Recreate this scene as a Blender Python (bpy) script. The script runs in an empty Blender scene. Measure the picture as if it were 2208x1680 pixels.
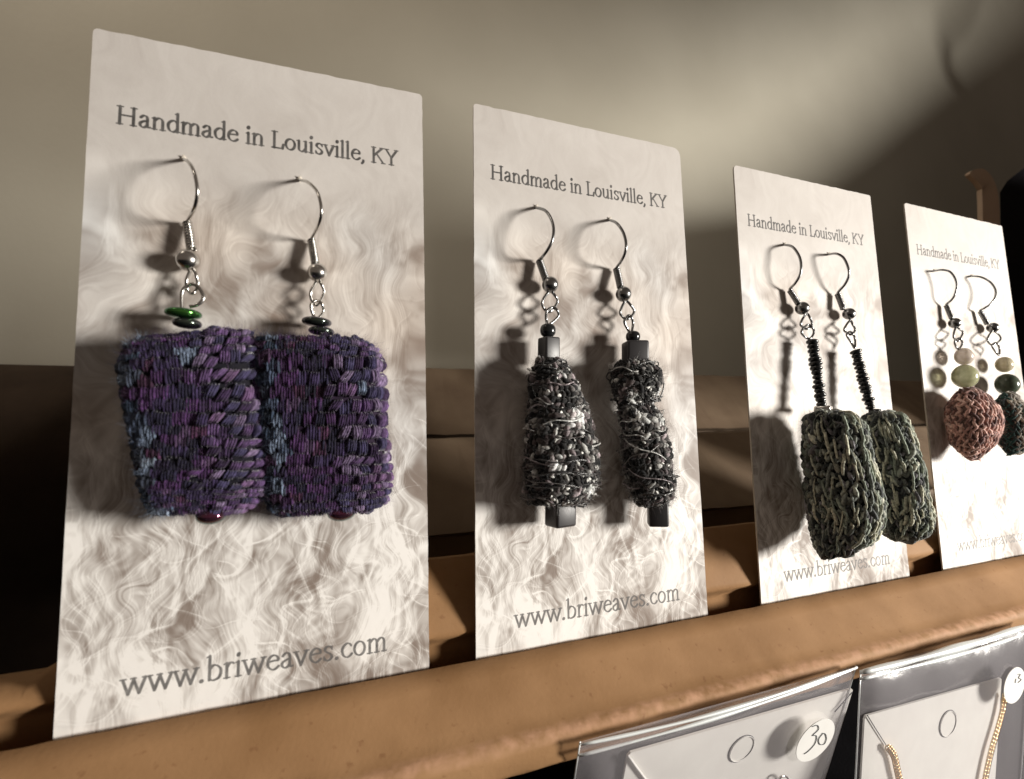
import bpy, math, random
import numpy as np
from math import sin, cos, pi, radians
from mathutils import Vector, Matrix

random.seed(7); RNG = np.random.default_rng(11)
SC = bpy.context.scene
COL = SC.collection

# ------------------------------------------------------------------ camera
CAM = np.array([0.03401, -0.08693, 0.03973])
YAW, PITCH, ROLL, FPX = -0.361485, 0.081273, -0.019180, 1055.71     # focal length in pixels of a 2208 px wide frame
PW, PH = 2208.0, 1680.0
def Rx(a): return np.array([[1, 0, 0], [0, cos(a), -sin(a)], [0, sin(a), cos(a)]])
def Rz(a): return np.array([[cos(a), -sin(a), 0], [sin(a), cos(a), 0], [0, 0, 1]])
RC = Rz(YAW) @ Rx(pi / 2 + PITCH) @ Rz(ROLL)
cd = bpy.data.cameras.new('camera'); cam = bpy.data.objects.new('camera', cd); COL.objects.link(cam)
M = Matrix([list(r) for r in RC]).to_4x4(); M.translation = Vector(CAM); cam.matrix_world = M
cd.sensor_width = 36; cd.lens = 36 * FPX / PW; cd.clip_start = 0.002; cd.clip_end = 50
cd.dof.use_dof = True; cd.dof.focus_distance = 0.105; cd.dof.aperture_fstop = 24
SC.camera = cam
# ------------------------------------------------------------------ world and lamps
w = bpy.data.worlds.new('World'); SC.world = w; w.use_nodes = True
bg = w.node_tree.nodes['Background']; bg.inputs[0].default_value = (1.0, 0.81, 0.67, 1); bg.inputs[1].default_value = 0.125
def lamp(name, loc, aim, size, power, col, size_y=None):
    l = bpy.data.lights.new(name, 'AREA'); l.shape = 'DISK' if size_y is None else 'RECTANGLE'
    l.size = size
    if size_y: l.size_y = size_y
    l.energy = power; l.color = col
    o = bpy.data.objects.new(name, l); COL.objects.link(o); o.location = loc
    o.rotation_euler = (Vector(aim) - Vector(loc)).to_track_quat('-Z', 'Y').to_euler(); return o
KEY = (0.66, -0.43, 0.055)
lamp('key_lamp', KEY, (0.10, 0, 0.06), 0.16, 9.6, (1.0, 0.95, 0.875))
l_ = bpy.data.lights.new('wall_fill', 'SPOT'); l_.energy = 9.5; l_.spot_size = radians(75); l_.spot_blend = 1.0; l_.shadow_soft_size = .08; l_.color = (1.0, .88, .74)  # added fill spot, lifts the shaded upper left of the wall
o_ = bpy.data.objects.new('wall_fill', l_); COL.objects.link(o_); o_.location = (-.30, -.05, .62); o_.rotation_euler = (Vector((.0, .25, .34)) - Vector(o_.location)).to_track_quat('-Z', 'Y').to_euler()
SC.view_settings.view_transform = 'Standard'; SC.view_settings.look = 'None'
SC.view_settings.exposure = 0.0; SC.view_settings.gamma = 1.0

# ------------------------------------------------------------------ measuring: a reading in the picture, a distance in front of the cards -> point
def P(px, py, d=0.0):
    r = RC @ np.array([(px - PW / 2) / FPX, (PH / 2 - py) / FPX, -1.0])
    t = (-d - CAM[1]) / r[1]
    return CAM + t * r

def proj(q):
    v = RC.T @ (np.asarray(q) - CAM); return np.array([PW / 2 + FPX * v[0] / -v[2], PH / 2 - FPX * v[1] / -v[2]])
def rad(c, hw):              # real half width of something round at c that reads hw pixels either side
    e = np.cross(c - CAM, (0, 0, 1.0)); e /= np.linalg.norm(e); return hw * 2e-3 / np.linalg.norm(proj(c + e * 1e-3) - proj(c - e * 1e-3))
# ------------------------------------------------------------------ object helpers
def tag(o, label=None, cat=None, group=None, kind=None):
    if label: o['label'] = label
    if cat: o['category'] = cat
    if group: o['group'] = group
    if kind: o['kind'] = kind
    return o
def thing(name, label, cat, loc=(0, 0, 0), group=None):
    o = bpy.data.objects.new(name, None); COL.objects.link(o); o.location = loc; o.empty_display_size = 0.003
    return tag(o, label, cat, group)
class MB:
    def __init__(s): s.v = []; s.f = []; s.c = []; s.n = 0; s.uv = None
    def add(s, v, f, col=(1, 1, 1)):
        v = np.asarray(v, float); s.v.append(v)
        s.f += [tuple(int(i) + s.n for i in q) for q in f]
        c = np.asarray(col, float)
        s.c.append(np.tile(c, (len(v), 1)) if c.ndim == 1 else c)
        s.n += len(v)
    def build(s, name, mat, parent=None, smooth=True, bevel=0):
        v = np.vstack(s.v)
        off = np.array(parent.location) if parent else v.mean(0)
        if parent and parent.parent: off = np.array(parent.location) + np.array(parent.parent.location)
        me = bpy.data.meshes.new(name); me.from_pydata((v - off).tolist(), [], s.f)
        a = me.color_attributes.new('Col', 'FLOAT_COLOR', 'POINT')
        c = np.hstack([np.vstack(s.c), np.ones((len(v), 1))]); a.data.foreach_set('color', c.ravel())
        if smooth: me.polygons.foreach_set('use_smooth', [True] * len(me.polygons))
        me.materials.append(mat); me.update()
        o = bpy.data.objects.new(name, me); COL.objects.link(o)
        if parent: o.parent = parent
        else: o.location = off
        if bevel:
            b = o.modifiers.new('bevel', 'BEVEL'); b.width = bevel; b.segments = 3; b.limit_method = 'ANGLE'
        return o
def catmull(pts, n=8, closed=False):
    p = np.asarray(pts, float); N = len(p); out = []
    rng = range(N if closed else N - 1)
    for i in rng:
        if closed: a, b, c, d = p[(i - 1) % N], p[i], p[(i + 1) % N], p[(i + 2) % N]
        else: a, b, c, d = p[max(i - 1, 0)], p[i], p[i + 1], p[min(i + 2, N - 1)]
        for k in range(n):
            t = k / n
            out.append(0.5 * ((2 * b) + (c - a) * t + (2 * a - 5 * b + 4 * c - d) * t * t + (3 * b - a - 3 * c + d) * t ** 3))
    if not closed: out.append(p[-1])
    return np.array(out)
def tube(mb, pts, r, seg=8, closed=False, col=(1, 1, 1)):
    p = np.asarray(pts, float); n = len(p); r = np.broadcast_to(r, (n,))
    if closed: t = np.roll(p, -1, 0) - np.roll(p, 1, 0)
    else: t = np.gradient(p, axis=0)
    t /= np.linalg.norm(t, axis=1)[:, None] + 1e-12
    u = np.cross(t[0], (0, 0, 1));
    if np.linalg.norm(u) < .2: u = np.cross(t[0], (0, 1, 0))
    V = []; 
    for i in range(n):
        u = u - t[i] * (u @ t[i]); u /= np.linalg.norm(u); b = np.cross(t[i], u)
        for k in range(seg):
            a = 2 * pi * k / seg; V.append(p[i] + r[i] * (cos(a) * u + sin(a) * b))
    F = []
    for i in range(n if closed else n - 1):
        j = (i + 1) % n
        for k in range(seg):
            l = (k + 1) % seg; F.append((i * seg + k, i * seg + l, j * seg + l, j * seg + k))
    if not closed:
        F.append(tuple(range(seg))[::-1]); F.append(tuple((n - 1) * seg + k for k in range(seg)))
    if not isinstance(col, tuple): col = np.repeat(np.asarray(col), seg, axis=0)
    mb.add(V, F, col)
def sphere_vf(nu=10, nv=7):
    V = [(0, 0, 1)]
    for j in range(1, nv):
        a = pi * j / nv
        for i in range(nu): b = 2 * pi * i / nu; V.append((sin(a) * cos(b), sin(a) * sin(b), cos(a)))
    V.append((0, 0, -1)); F = []
    for i in range(nu):
        F.append((0, 1 + i, 1 + (i + 1) % nu))
        F.append((len(V) - 1, 1 + (nv - 2) * nu + (i + 1) % nu, 1 + (nv - 2) * nu + i))
        for j in range(nv - 2):
            a = 1 + j * nu; F.append((a + i, a + nu + i, a + nu + (i + 1) % nu, a + (i + 1) % nu))
    return np.array(V), F
def lathe(mb, prof, c, axis, seg=28, col=(1, 1, 1)):
    """profile of (radius, height) turned round an axis through c"""
    ax = np.array(axis, float); ax /= np.linalg.norm(ax)
    u = np.cross(ax, (0, 1, 0)); u /= np.linalg.norm(u); b = np.cross(ax, u)
    V = []
    for (r, h) in prof:
        for k in range(seg):
            a = 2 * pi * k / seg; V.append(np.array(c) + ax * h + r * (cos(a) * u + sin(a) * b))
    F = []
    for i in range(len(prof) - 1):
        for k in range(seg):
            l = (k + 1) % seg; F.append((i * seg + k, i * seg + l, (i + 1) * seg + l, (i + 1) * seg + k))
    F.append(tuple(range(seg))[::-1]); F.append(tuple((len(prof) - 1) * seg + k for k in range(seg)))
    mb.add(V, F, col)
def ellprof(R, h, n=2.4, k=13):
    out = []
    for i in range(k):
        a = -pi / 2 + pi * i / (k - 1); c_, s_ = max(cos(a), 1e-3), sin(a)
        out.append((R * c_ ** (2 / n) * 0.999 + R * 0.001, h / 2 * math.copysign(abs(s_) ** (2 / n), s_)))
    return out

# ------------------------------------------------------------------ materials
def mat(name, color=(.5, .5, .5), rough=.5, metal=0, spec=.5, **kw):
    m = bpy.data.materials.new(name); m.use_nodes = True; b = m.node_tree.nodes['Principled BSDF']
    b.inputs['Base Color'].default_value = (*color, 1); b.inputs['Roughness'].default_value = rough
    b.inputs['Metallic'].default_value = metal; b.inputs['Specular IOR Level'].default_value = spec
    for k, v in kw.items(): b.inputs[k.replace('_', ' ')].default_value = v
    return m, m.node_tree, b
def node(nt, t, **kw):
    n = nt.nodes.new(t)
    for k, v in kw.items():
        if k in n.inputs: n.inputs[k].default_value = v
        else: setattr(n, k, v)
    return n
def bump(nt, b, scale, strength, dist=1e-4, detail=4, chain=None, coord='Object', stretch=None):
    tc = node(nt, 'ShaderNodeTexCoord'); src = tc.outputs[coord]
    if stretch:
        mp = node(nt, 'ShaderNodeMapping'); mp.inputs['Scale'].default_value = stretch; nt.links.new(src, mp.inputs[0]); src = mp.outputs[0]
    n = node(nt, 'ShaderNodeTexNoise', Scale=scale, Detail=detail); nt.links.new(src, n.inputs['Vector'])
    bp = node(nt, 'ShaderNodeBump', Strength=strength, Distance=dist); nt.links.new(n.outputs['Fac'], bp.inputs['Height'])
    if chain: nt.links.new(chain.outputs[0], bp.inputs['Normal'])
    nt.links.new(bp.outputs[0], b.inputs['Normal']); return bp
def mottled(name, c1, c2, scale, rough=.7, spec=.3, bscale=None, bstr=.3, bdist=2e-4, c3=None):
    m, nt, b = mat(name, c1, rough, 0, spec)
    tc = node(nt, 'ShaderNodeTexCoord'); n = node(nt, 'ShaderNodeTexNoise', Scale=scale, Detail=6); nt.links.new(tc.outputs['Object'], n.inputs['Vector'])
    r = node(nt, 'ShaderNodeValToRGB'); r.color_ramp.elements[0].position = .32; r.color_ramp.elements[1].position = .68
    r.color_ramp.elements[0].color = (*c1, 1); r.color_ramp.elements[1].color = (*c2, 1)
    nt.links.new(n.outputs['Fac'], r.inputs[0]); out = r.outputs[0]
    if c3:
        n2 = node(nt, 'ShaderNodeTexNoise', Scale=scale * 9, Detail=4); nt.links.new(tc.outputs['Object'], n2.inputs['Vector'])
        r2 = node(nt, 'ShaderNodeValToRGB'); r2.color_ramp.elements[0].position = .64; r2.color_ramp.elements[1].position = .72
        r2.color_ramp.elements[0].color = (0, 0, 0, 1); r2.color_ramp.elements[1].color = (.6, .6, .6, 1)
        nt.links.new(n2.outputs['Fac'], r2.inputs[0])
        mx = node(nt, 'ShaderNodeMix', data_type='RGBA'); nt.links.new(r2.outputs[0], mx.inputs[0]); nt.links.new(out, mx.inputs[6]); mx.inputs[7].default_value = (*c3, 1); out = mx.outputs[2]
    nt.links.new(out, b.inputs['Base Color'])
    if bscale: bump(nt, b, bscale, bstr, bdist)
    return m
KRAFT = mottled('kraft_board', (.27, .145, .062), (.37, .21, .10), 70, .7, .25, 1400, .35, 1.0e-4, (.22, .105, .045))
nt = KRAFT.node_tree; b_ = nt.nodes['Principled BSDF']; src = b_.inputs['Base Color'].links[0].from_socket      # highlight painted as a paler band along the nose of the lip
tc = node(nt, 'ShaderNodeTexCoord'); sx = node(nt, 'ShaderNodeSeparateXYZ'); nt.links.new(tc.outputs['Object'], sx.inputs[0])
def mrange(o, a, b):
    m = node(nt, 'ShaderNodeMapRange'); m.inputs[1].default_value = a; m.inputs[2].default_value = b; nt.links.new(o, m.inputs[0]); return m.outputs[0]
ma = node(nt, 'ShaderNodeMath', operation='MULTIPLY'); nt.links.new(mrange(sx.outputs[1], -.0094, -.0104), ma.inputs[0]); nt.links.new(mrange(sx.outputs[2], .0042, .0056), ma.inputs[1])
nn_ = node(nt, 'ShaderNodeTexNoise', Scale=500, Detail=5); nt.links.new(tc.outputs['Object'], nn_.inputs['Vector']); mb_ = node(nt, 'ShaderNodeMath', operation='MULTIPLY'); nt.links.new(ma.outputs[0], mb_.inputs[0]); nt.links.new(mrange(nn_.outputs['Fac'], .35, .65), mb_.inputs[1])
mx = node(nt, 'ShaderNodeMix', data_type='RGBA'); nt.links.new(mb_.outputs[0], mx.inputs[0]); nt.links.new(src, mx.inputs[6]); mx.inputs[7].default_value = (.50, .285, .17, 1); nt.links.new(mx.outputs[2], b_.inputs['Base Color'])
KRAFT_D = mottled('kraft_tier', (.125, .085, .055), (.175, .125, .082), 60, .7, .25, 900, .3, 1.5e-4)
WALL = mottled('painted_wall', (.40, .375, .31), (.45, .425, .355), 9, .85, .2, 300, .25, 4e-4)
DARK = mottled('dark_cloth', (.005, .0045, .006), (.009, .008, .010), 60, .95, .1, 1500, .5, 2e-4)
KRAFT_S = mottled('brown_strip', (.50, .37, .27), (.58, .44, .33), 60, .8)
BROWN = mottled('dark_shade_brown', (.035, .022, .014), (.05, .032, .02), 60, .9, .2, 800, .4, 2e-4)  # near-black brown standing for the shade at the left
STEEL, nt_, b_ = mat('steel_wire', (.62, .60, .57), .22, 1.0); bump(nt_, b_, 1800, .12, 5e-5)
STEEL_D, nt_, b_ = mat('dark_steel_wire', (.30, .30, .30), .25, 1.0); bump(nt_, b_, 1800, .12, 5e-5)
def yarn_mat(name, rough=.8, spec=.25, sheen=.4, metalf=0.0):
    m, nt, b = mat(name, (.1, .1, .1), rough, metalf, spec)
    a = node(nt, 'ShaderNodeVertexColor', layer_name='Col')
    tc = node(nt, 'ShaderNodeTexCoord'); n = node(nt, 'ShaderNodeTexNoise', Scale=1900, Detail=3); nt.links.new(tc.outputs['Object'], n.inputs['Vector'])
    mr = node(nt, 'ShaderNodeMapRange'); mr.inputs[1].default_value = .3; mr.inputs[2].default_value = .7; mr.inputs[3].default_value = .55; mr.inputs[4].default_value = 1.5
    nt.links.new(n.outputs['Fac'], mr.inputs[0])
    mx = node(nt, 'ShaderNodeVectorMath', operation='SCALE'); nt.links.new(a.outputs[0], mx.inputs[0]); nt.links.new(mr.outputs[0], mx.inputs['Scale'])
    nt.links.new(mx.outputs[0], b.inputs['Base Color'])
    b.inputs['Sheen Weight'].default_value = sheen; b.inputs['Sheen Roughness'].default_value = .4
    bump(nt, b, 2600, .8, 1.2e-4, 3); return m
YARN = yarn_mat('yarn'); GLITTER = yarn_mat('metallic_yarn', .28, .9, .1)
def bead_mat(name, color, rough=.12, metal=0, **kw):
    m, nt, b = mat(name, color, rough, metal, .6, **kw); bump(nt, b, 700, .08, 1e-4); return m
HEM = bead_mat('black_bead', (.012, .013, .014), .18); HEMR = bead_mat('matt_black_bead', (.030, .028, .030), .42)
def iridescent(name, ca, cb, rough=.14):
    m, nt, b = mat(name, ca, rough, .9, .6)
    lw = node(nt, 'ShaderNodeLayerWeight', Blend=.35); r = node(nt, 'ShaderNodeValToRGB')
    r.color_ramp.elements[0].color = (*ca, 1); r.color_ramp.elements[1].color = (*cb, 1)
    nt.links.new(lw.outputs['Facing'], r.inputs[0]); nt.links.new(r.outputs[0], b.inputs['Base Color']); return m
IR_G = iridescent('green_oil_slick', (.10, .30, .06), (.02, .10, .10)); IR_D = iridescent('dark_oil_slick', (.10, .13, .10), (.10, .06, .14))
IR_M = iridescent('magenta_oil_slick', (.22, .06, .12), (.03, .25, .16), .08)
def stone(name, c1, c2, trans):
    m, nt, b = mat(name, c1, .2, 0, .5); tc = node(nt, 'ShaderNodeTexCoord'); n = node(nt, 'ShaderNodeTexNoise', Scale=450, Detail=5, Distortion=1.0)
    nt.links.new(tc.outputs['Object'], n.inputs['Vector']); r = node(nt, 'ShaderNodeValToRGB'); r.color_ramp.elements[0].position = .35; r.color_ramp.elements[1].position = .65
    r.color_ramp.elements[0].color = (*c1, 1); r.color_ramp.elements[1].color = (*c2, 1); nt.links.new(n.outputs['Fac'], r.inputs[0]); nt.links.new(r.outputs[0], b.inputs['Base Color'])
    b.inputs['Transmission Weight'].default_value = trans; b.inputs['IOR'].default_value = 1.35
    b.inputs['Subsurface Weight'].default_value = .3; b.inputs['Subsurface Radius'].default_value = (.002, .002, .001); b.inputs['Subsurface Scale'].default_value = 1.0
    return m

#@@PRINT
# ------------------------------------------------------------------ the print of the cards: a picture of curly wool with two lines of lettering, made in numpy
CWM, CHM = 0.0508, 0.1030
TW, TH = 900, 1825
def fbm(w_, h_, cx, cy, octv=4, seed=0):
    r = np.random.default_rng(seed); out = np.zeros((h_, w_)); amp = 1; tot = 0
    for o in range(octv):
        gx, gy = int(cx * 2 ** o) + 2, int(cy * 2 ** o) + 2; g = r.random((gy + 1, gx + 1))
        x = np.linspace(0, gx - 1e-3, w_); y = np.linspace(0, gy - 1e-3, h_); xi = x.astype(int); yi = y.astype(int)
        fx = x - xi; fy = y - yi; fx = fx * fx * (3 - 2 * fx); fy = fy * fy * (3 - 2 * fy)
        a = g[yi][:, xi]; b = g[yi][:, xi + 1]; c = g[yi + 1][:, xi]; d = g[yi + 1][:, xi + 1]
        out += amp * ((a * (1 - fx) + b * fx) * (1 - fy)[:, None] + (c * (1 - fx) + d * fx) * fy[:, None]); tot += amp; amp *= .55
    return out / tot
def blur(a, n):
    k = np.ones(n) / n
    for _ in range(2):
        a = np.apply_along_axis(lambda m: np.convolve(np.pad(m, n // 2, 'edge'), k, 'valid')[:len(m)], 0, a) if False else a
        c = np.cumsum(np.pad(a, ((n // 2 + 1, n // 2), (0, 0)), 'edge'), 0); a = (c[n:] - c[:-n]) / n
        c = np.cumsum(np.pad(a, ((0, 0), (n // 2 + 1, n // 2)), 'edge'), 1); a = (c[:, n:] - c[:, :-n]) / n
    return a
def warp(a, dx, dy):
    h_, w_ = a.shape; Y, X = np.mgrid[0:h_, 0:w_]
    return a[np.clip((Y + dy), 0, h_ - 1).astype(int), np.clip((X + dx), 0, w_ - 1).astype(int)]
def stroke(img, pts, r, val, soft=1.0, mode='add'):
    """soft round strokes along pts (pixels), r may vary"""
    pts = np.asarray(pts, float); seg = np.hypot(*np.diff(pts, axis=0).T); n = max(2, int(seg.sum() / 1.5))
    s = np.concatenate([[0], np.cumsum(seg)]); q = np.linspace(0, s[-1], n)
    X = np.interp(q, s, pts[:, 0]); Y = np.interp(q, s, pts[:, 1]); R = np.interp(np.linspace(0, 1, n), np.linspace(0, 1, len(np.atleast_1d(r))), np.atleast_1d(r)) if np.ndim(r) else np.full(n, r)
    lay = {}
    x0 = int(max(0, X.min() - 3 * R.max() - 2)); x1 = int(min(img.shape[1], X.max() + 3 * R.max() + 3)); y0 = int(max(0, Y.min() - 3 * R.max() - 2)); y1 = int(min(img.shape[0], Y.max() + 3 * R.max() + 3))
    if x1 <= x0 or y1 <= y0: return
    acc = np.zeros((y1 - y0, x1 - x0))
    for x, y, rr in zip(X, Y, R):
        k = int(2.4 * rr * soft + 2); a0 = max(0, int(x) - k - x0); a1 = min(acc.shape[1], int(x) + k + 1 - x0); b0 = max(0, int(y) - k - y0); b1 = min(acc.shape[0], int(y) + k + 1 - y0)
        if a1 <= a0 or b1 <= b0: continue
        yy, xx = np.mgrid[b0:b1, a0:a1]; d2 = (xx + x0 - x) ** 2 + (yy + y0 - y) ** 2
        np.maximum(acc[b0:b1, a0:a1], np.exp(-d2 / (rr * soft) ** 2), out=acc[b0:b1, a0:a1])
    fade = 1.0
    img[y0:y1, x0:x1] += val * acc * fade
def uv_of(px, py):          # picture reading on the first card -> print pixel
    q = P(px, py, 0); return (q[0] / CWM * TW, (1 - q[2] / CHM) * TH)
def make_print():
    v = np.linspace(0, 1, TH)[:, None] * np.ones((1, TW)); u = np.linspace(0, 1, TW)[None, :] * np.ones((TH, 1))
    wx = (fbm(TW, TH, 3, 7, 3, 1) - .5) * 260; wy = (fbm(TW, TH, 3, 7, 3, 2) - .5) * 260
    big = warp(fbm(TW, TH, 4, 8, 4, 3), wx, wy); fine = warp(fbm(TW, TH, 26, 22, 4, 4), wx, wy)
    lock = np.abs(warp(fbm(TW, TH, 11, 9, 3, 5), wx * 1.3, wy) - .5) * 2
    sm = lambda a, b, x: np.clip((x - a) / (b - a), 0, 1) ** 2 * (3 - 2 * np.clip((x - a) / (b - a), 0, 1))
    crisp = warp(fbm(TW, TH, 190, 60, 2, 31), wx * 1.25, wy * .8)
    streak = warp(fbm(TW, TH, 46, 12, 4, 21), wx * 1.2, wy)
    bot = sm(.56, .74, v); mid = sm(.17, .32, v) * (1 - bot); top = 1 - mid - bot
    t = top * (.60 + .20 * (big - .5) + .10 * (fine - .5) + .03 * (crisp - .5))
    t += mid * (.60 + 1.25 * (big - .5) + .42 * (fine - .5) + .25 * (streak - .5) + .22 * (crisp - .5) - .18 * sm(.5, 1, u))
    t += bot * (.67 + 1.15 * (big - .5) + .35 * (fine - .5) + .45 * (streak - .5) + .34 * (crisp - .5) + .10 * (.35 - lock))
    r = np.random.default_rng(5)
    L = np.zeros((TH, TW))
    def curl(x, y, n, ang, amp, step=9):
        pts = [(x, y)]; ph = r.random() * 6; fr = r.uniform(.12, .34); dr = 0
        for k in range(n):
            dr += r.normal(0, .05); a = ang + amp * sin(ph + k * fr) + dr; x += step * sin(a); y += step * cos(a); pts.append((x, y))
        return np.array(pts)
    for i in range(130):                                     # wide soft locks
        x, y = r.uniform(0, TW), TH * (.58 + .42 * r.random()); p = curl(x, y, r.integers(10, 26), r.normal(-.15, .35), r.uniform(.3, .8))
        q_ = r.uniform(9, 26); stroke(L, p + [q_ * 1.1, 3], q_ * 1.2, -.07); stroke(L, p, q_, .10)
    for i in range(170):                                     # strands
        x, y = r.uniform(0, TW), TH * (.56 + .44 * r.random() ** .8); p = curl(x, y, r.integers(12, 34), r.normal(-.05, .4), r.uniform(.4, .95), 9)
        for s in range(r.integers(3, 8)):
            o = np.array([s * 3.4, s * 1.0]) + r.normal(0, 1.3, (len(p), 2)).cumsum(0) * .5
            stroke(L, p + o, r.uniform(.7, 1.3), r.uniform(.06, .19))
        stroke(L, p + [-8, 3], 8, -.085)
    for i in range(70):                                     # fainter strands over the middle, more to the right
        x, y = TW * r.random() ** .6, TH * (.20 + .40 * r.random()); p = curl(x, y, r.integers(8, 22), r.normal(.3, .6), r.uniform(.4, 1.2), 8)
        q = r.uniform(.04, .12); stroke(L, p, r.uniform(2, 6), q); stroke(L, p + [6, 4], 7, -q)
    for i in range(34):                                     # brownish hollows in the middle
        x, y = r.uniform(.02, 1) * TW, TH * r.uniform(.27, .6); p = curl(x, y, 7, r.normal(1.2, .5), .9, 12); stroke(L, p, r.uniform(14, 34), -r.uniform(.12, .32))
    traced = [([(1258, 1600), (1440, 1590)], 0)]
    Z = lambda x, y: uv_of((x / 1.6985 + 100) / 1.3682, (y / 1.6985 + 1400) / 1.3682)
    tr = [([(940, 200), (920, 290), (860, 350), (780, 430), (760, 480)], 5), ([(1260, 235), (1200, 290), (1130, 325), (1060, 340)], 4),
          ([(870, 460), (840, 540), (790, 600), (720, 660), (690, 740), (600, 770), (530, 800), (560, 860), (580, 920), (580, 980)], 7),
          ([(1080, 300), (1080, 400), (1020, 480), (950, 505), (900, 490)], 6), ([(1390, 320), (1330, 400), (1330, 460), (1370, 560), (1390, 620), (1290, 640), (1240, 680), (1250, 780), (1215, 890)], 7),
          ([(1850, 360), (1920, 410), (1945, 500), (1920, 590), (1860, 660), (1780, 715)], 9), ([(1830, 400), (1890, 450), (1905, 530), (1870, 600)], 5),
          ([(1620, 240), (1625, 330), (1580, 420), (1550, 520)], 6), ([(1440, 600), (1500, 620), (1480, 680), (1500, 800)], 5), ([(740, 1030), (640, 1060), (590, 1130), (600, 1185)], 10),
          ([(600, 880), (680, 860), (740, 890), (790, 950)], 4), ([(250, 500), (330, 620), (270, 760), (290, 880), (220, 980)], 12), ([(700, 450), (720, 560), (690, 700)], 10),
          ([(1640, 430), (1680, 560), (1700, 640), (1690, 760)], 6), ([(900, 500), (960, 560), (990, 610)], 5), ([(1100, 420), (1120, 600), (1060, 760), (900, 900)], 12), ([(1380, 740), (1430, 800), (1440, 860)], 6)]
    for pts, rr in tr:
        q = catmull(np.array([Z(*a) for a in pts]), 10)
        stroke(L, q + [8, 5], rr * 1.6, -.12); stroke(L, q, rr * .9, .17)
        for k in range(5): stroke(L, q + r.normal(0, 1.3, (len(q), 2)).cumsum(0) * .35 + [(k - 2) * 3, 0], 1.2, .13)
    L = np.clip(L, -.5, .42)
    t = t + bot * (t - .62) * .5
    t = t + L * np.clip(.25 + 1.1 * bot + .55 * mid, 0, 1.2)
    t += r.normal(0, .012, t.shape); t = np.where(t < .35, .35 - .3 * np.tanh((.35 - t) / .3), t); t = np.clip(t, .02, 1.06)
    t = t ** 1.05
    lo = np.array([.20, .15, .12]); hi = np.array([.86, .835, .80]); col = lo + (hi - lo) * t[..., None]
    warmth = (fbm(TW, TH, 3, 5, 2, 9) - .5)[..., None] * mid[..., None]; col *= 1 + warmth * np.array([.12, -.02, -.16])
    # lettering, drawn with a broad pen
    K = np.zeros((TH, TW)); 
    def S(pts, n=7): return catmull(np.array(pts, float), n) if len(pts) > 2 else np.array(pts, float)
    def arc(cx, cy, rx, ry, a0, a1, n=18): a = np.radians(np.linspace(a0, a1, n)); return np.c_[cx + rx * np.cos(a), cy + ry * np.sin(a)]
    L_ = lambda *p: np.array(p, float)
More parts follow.
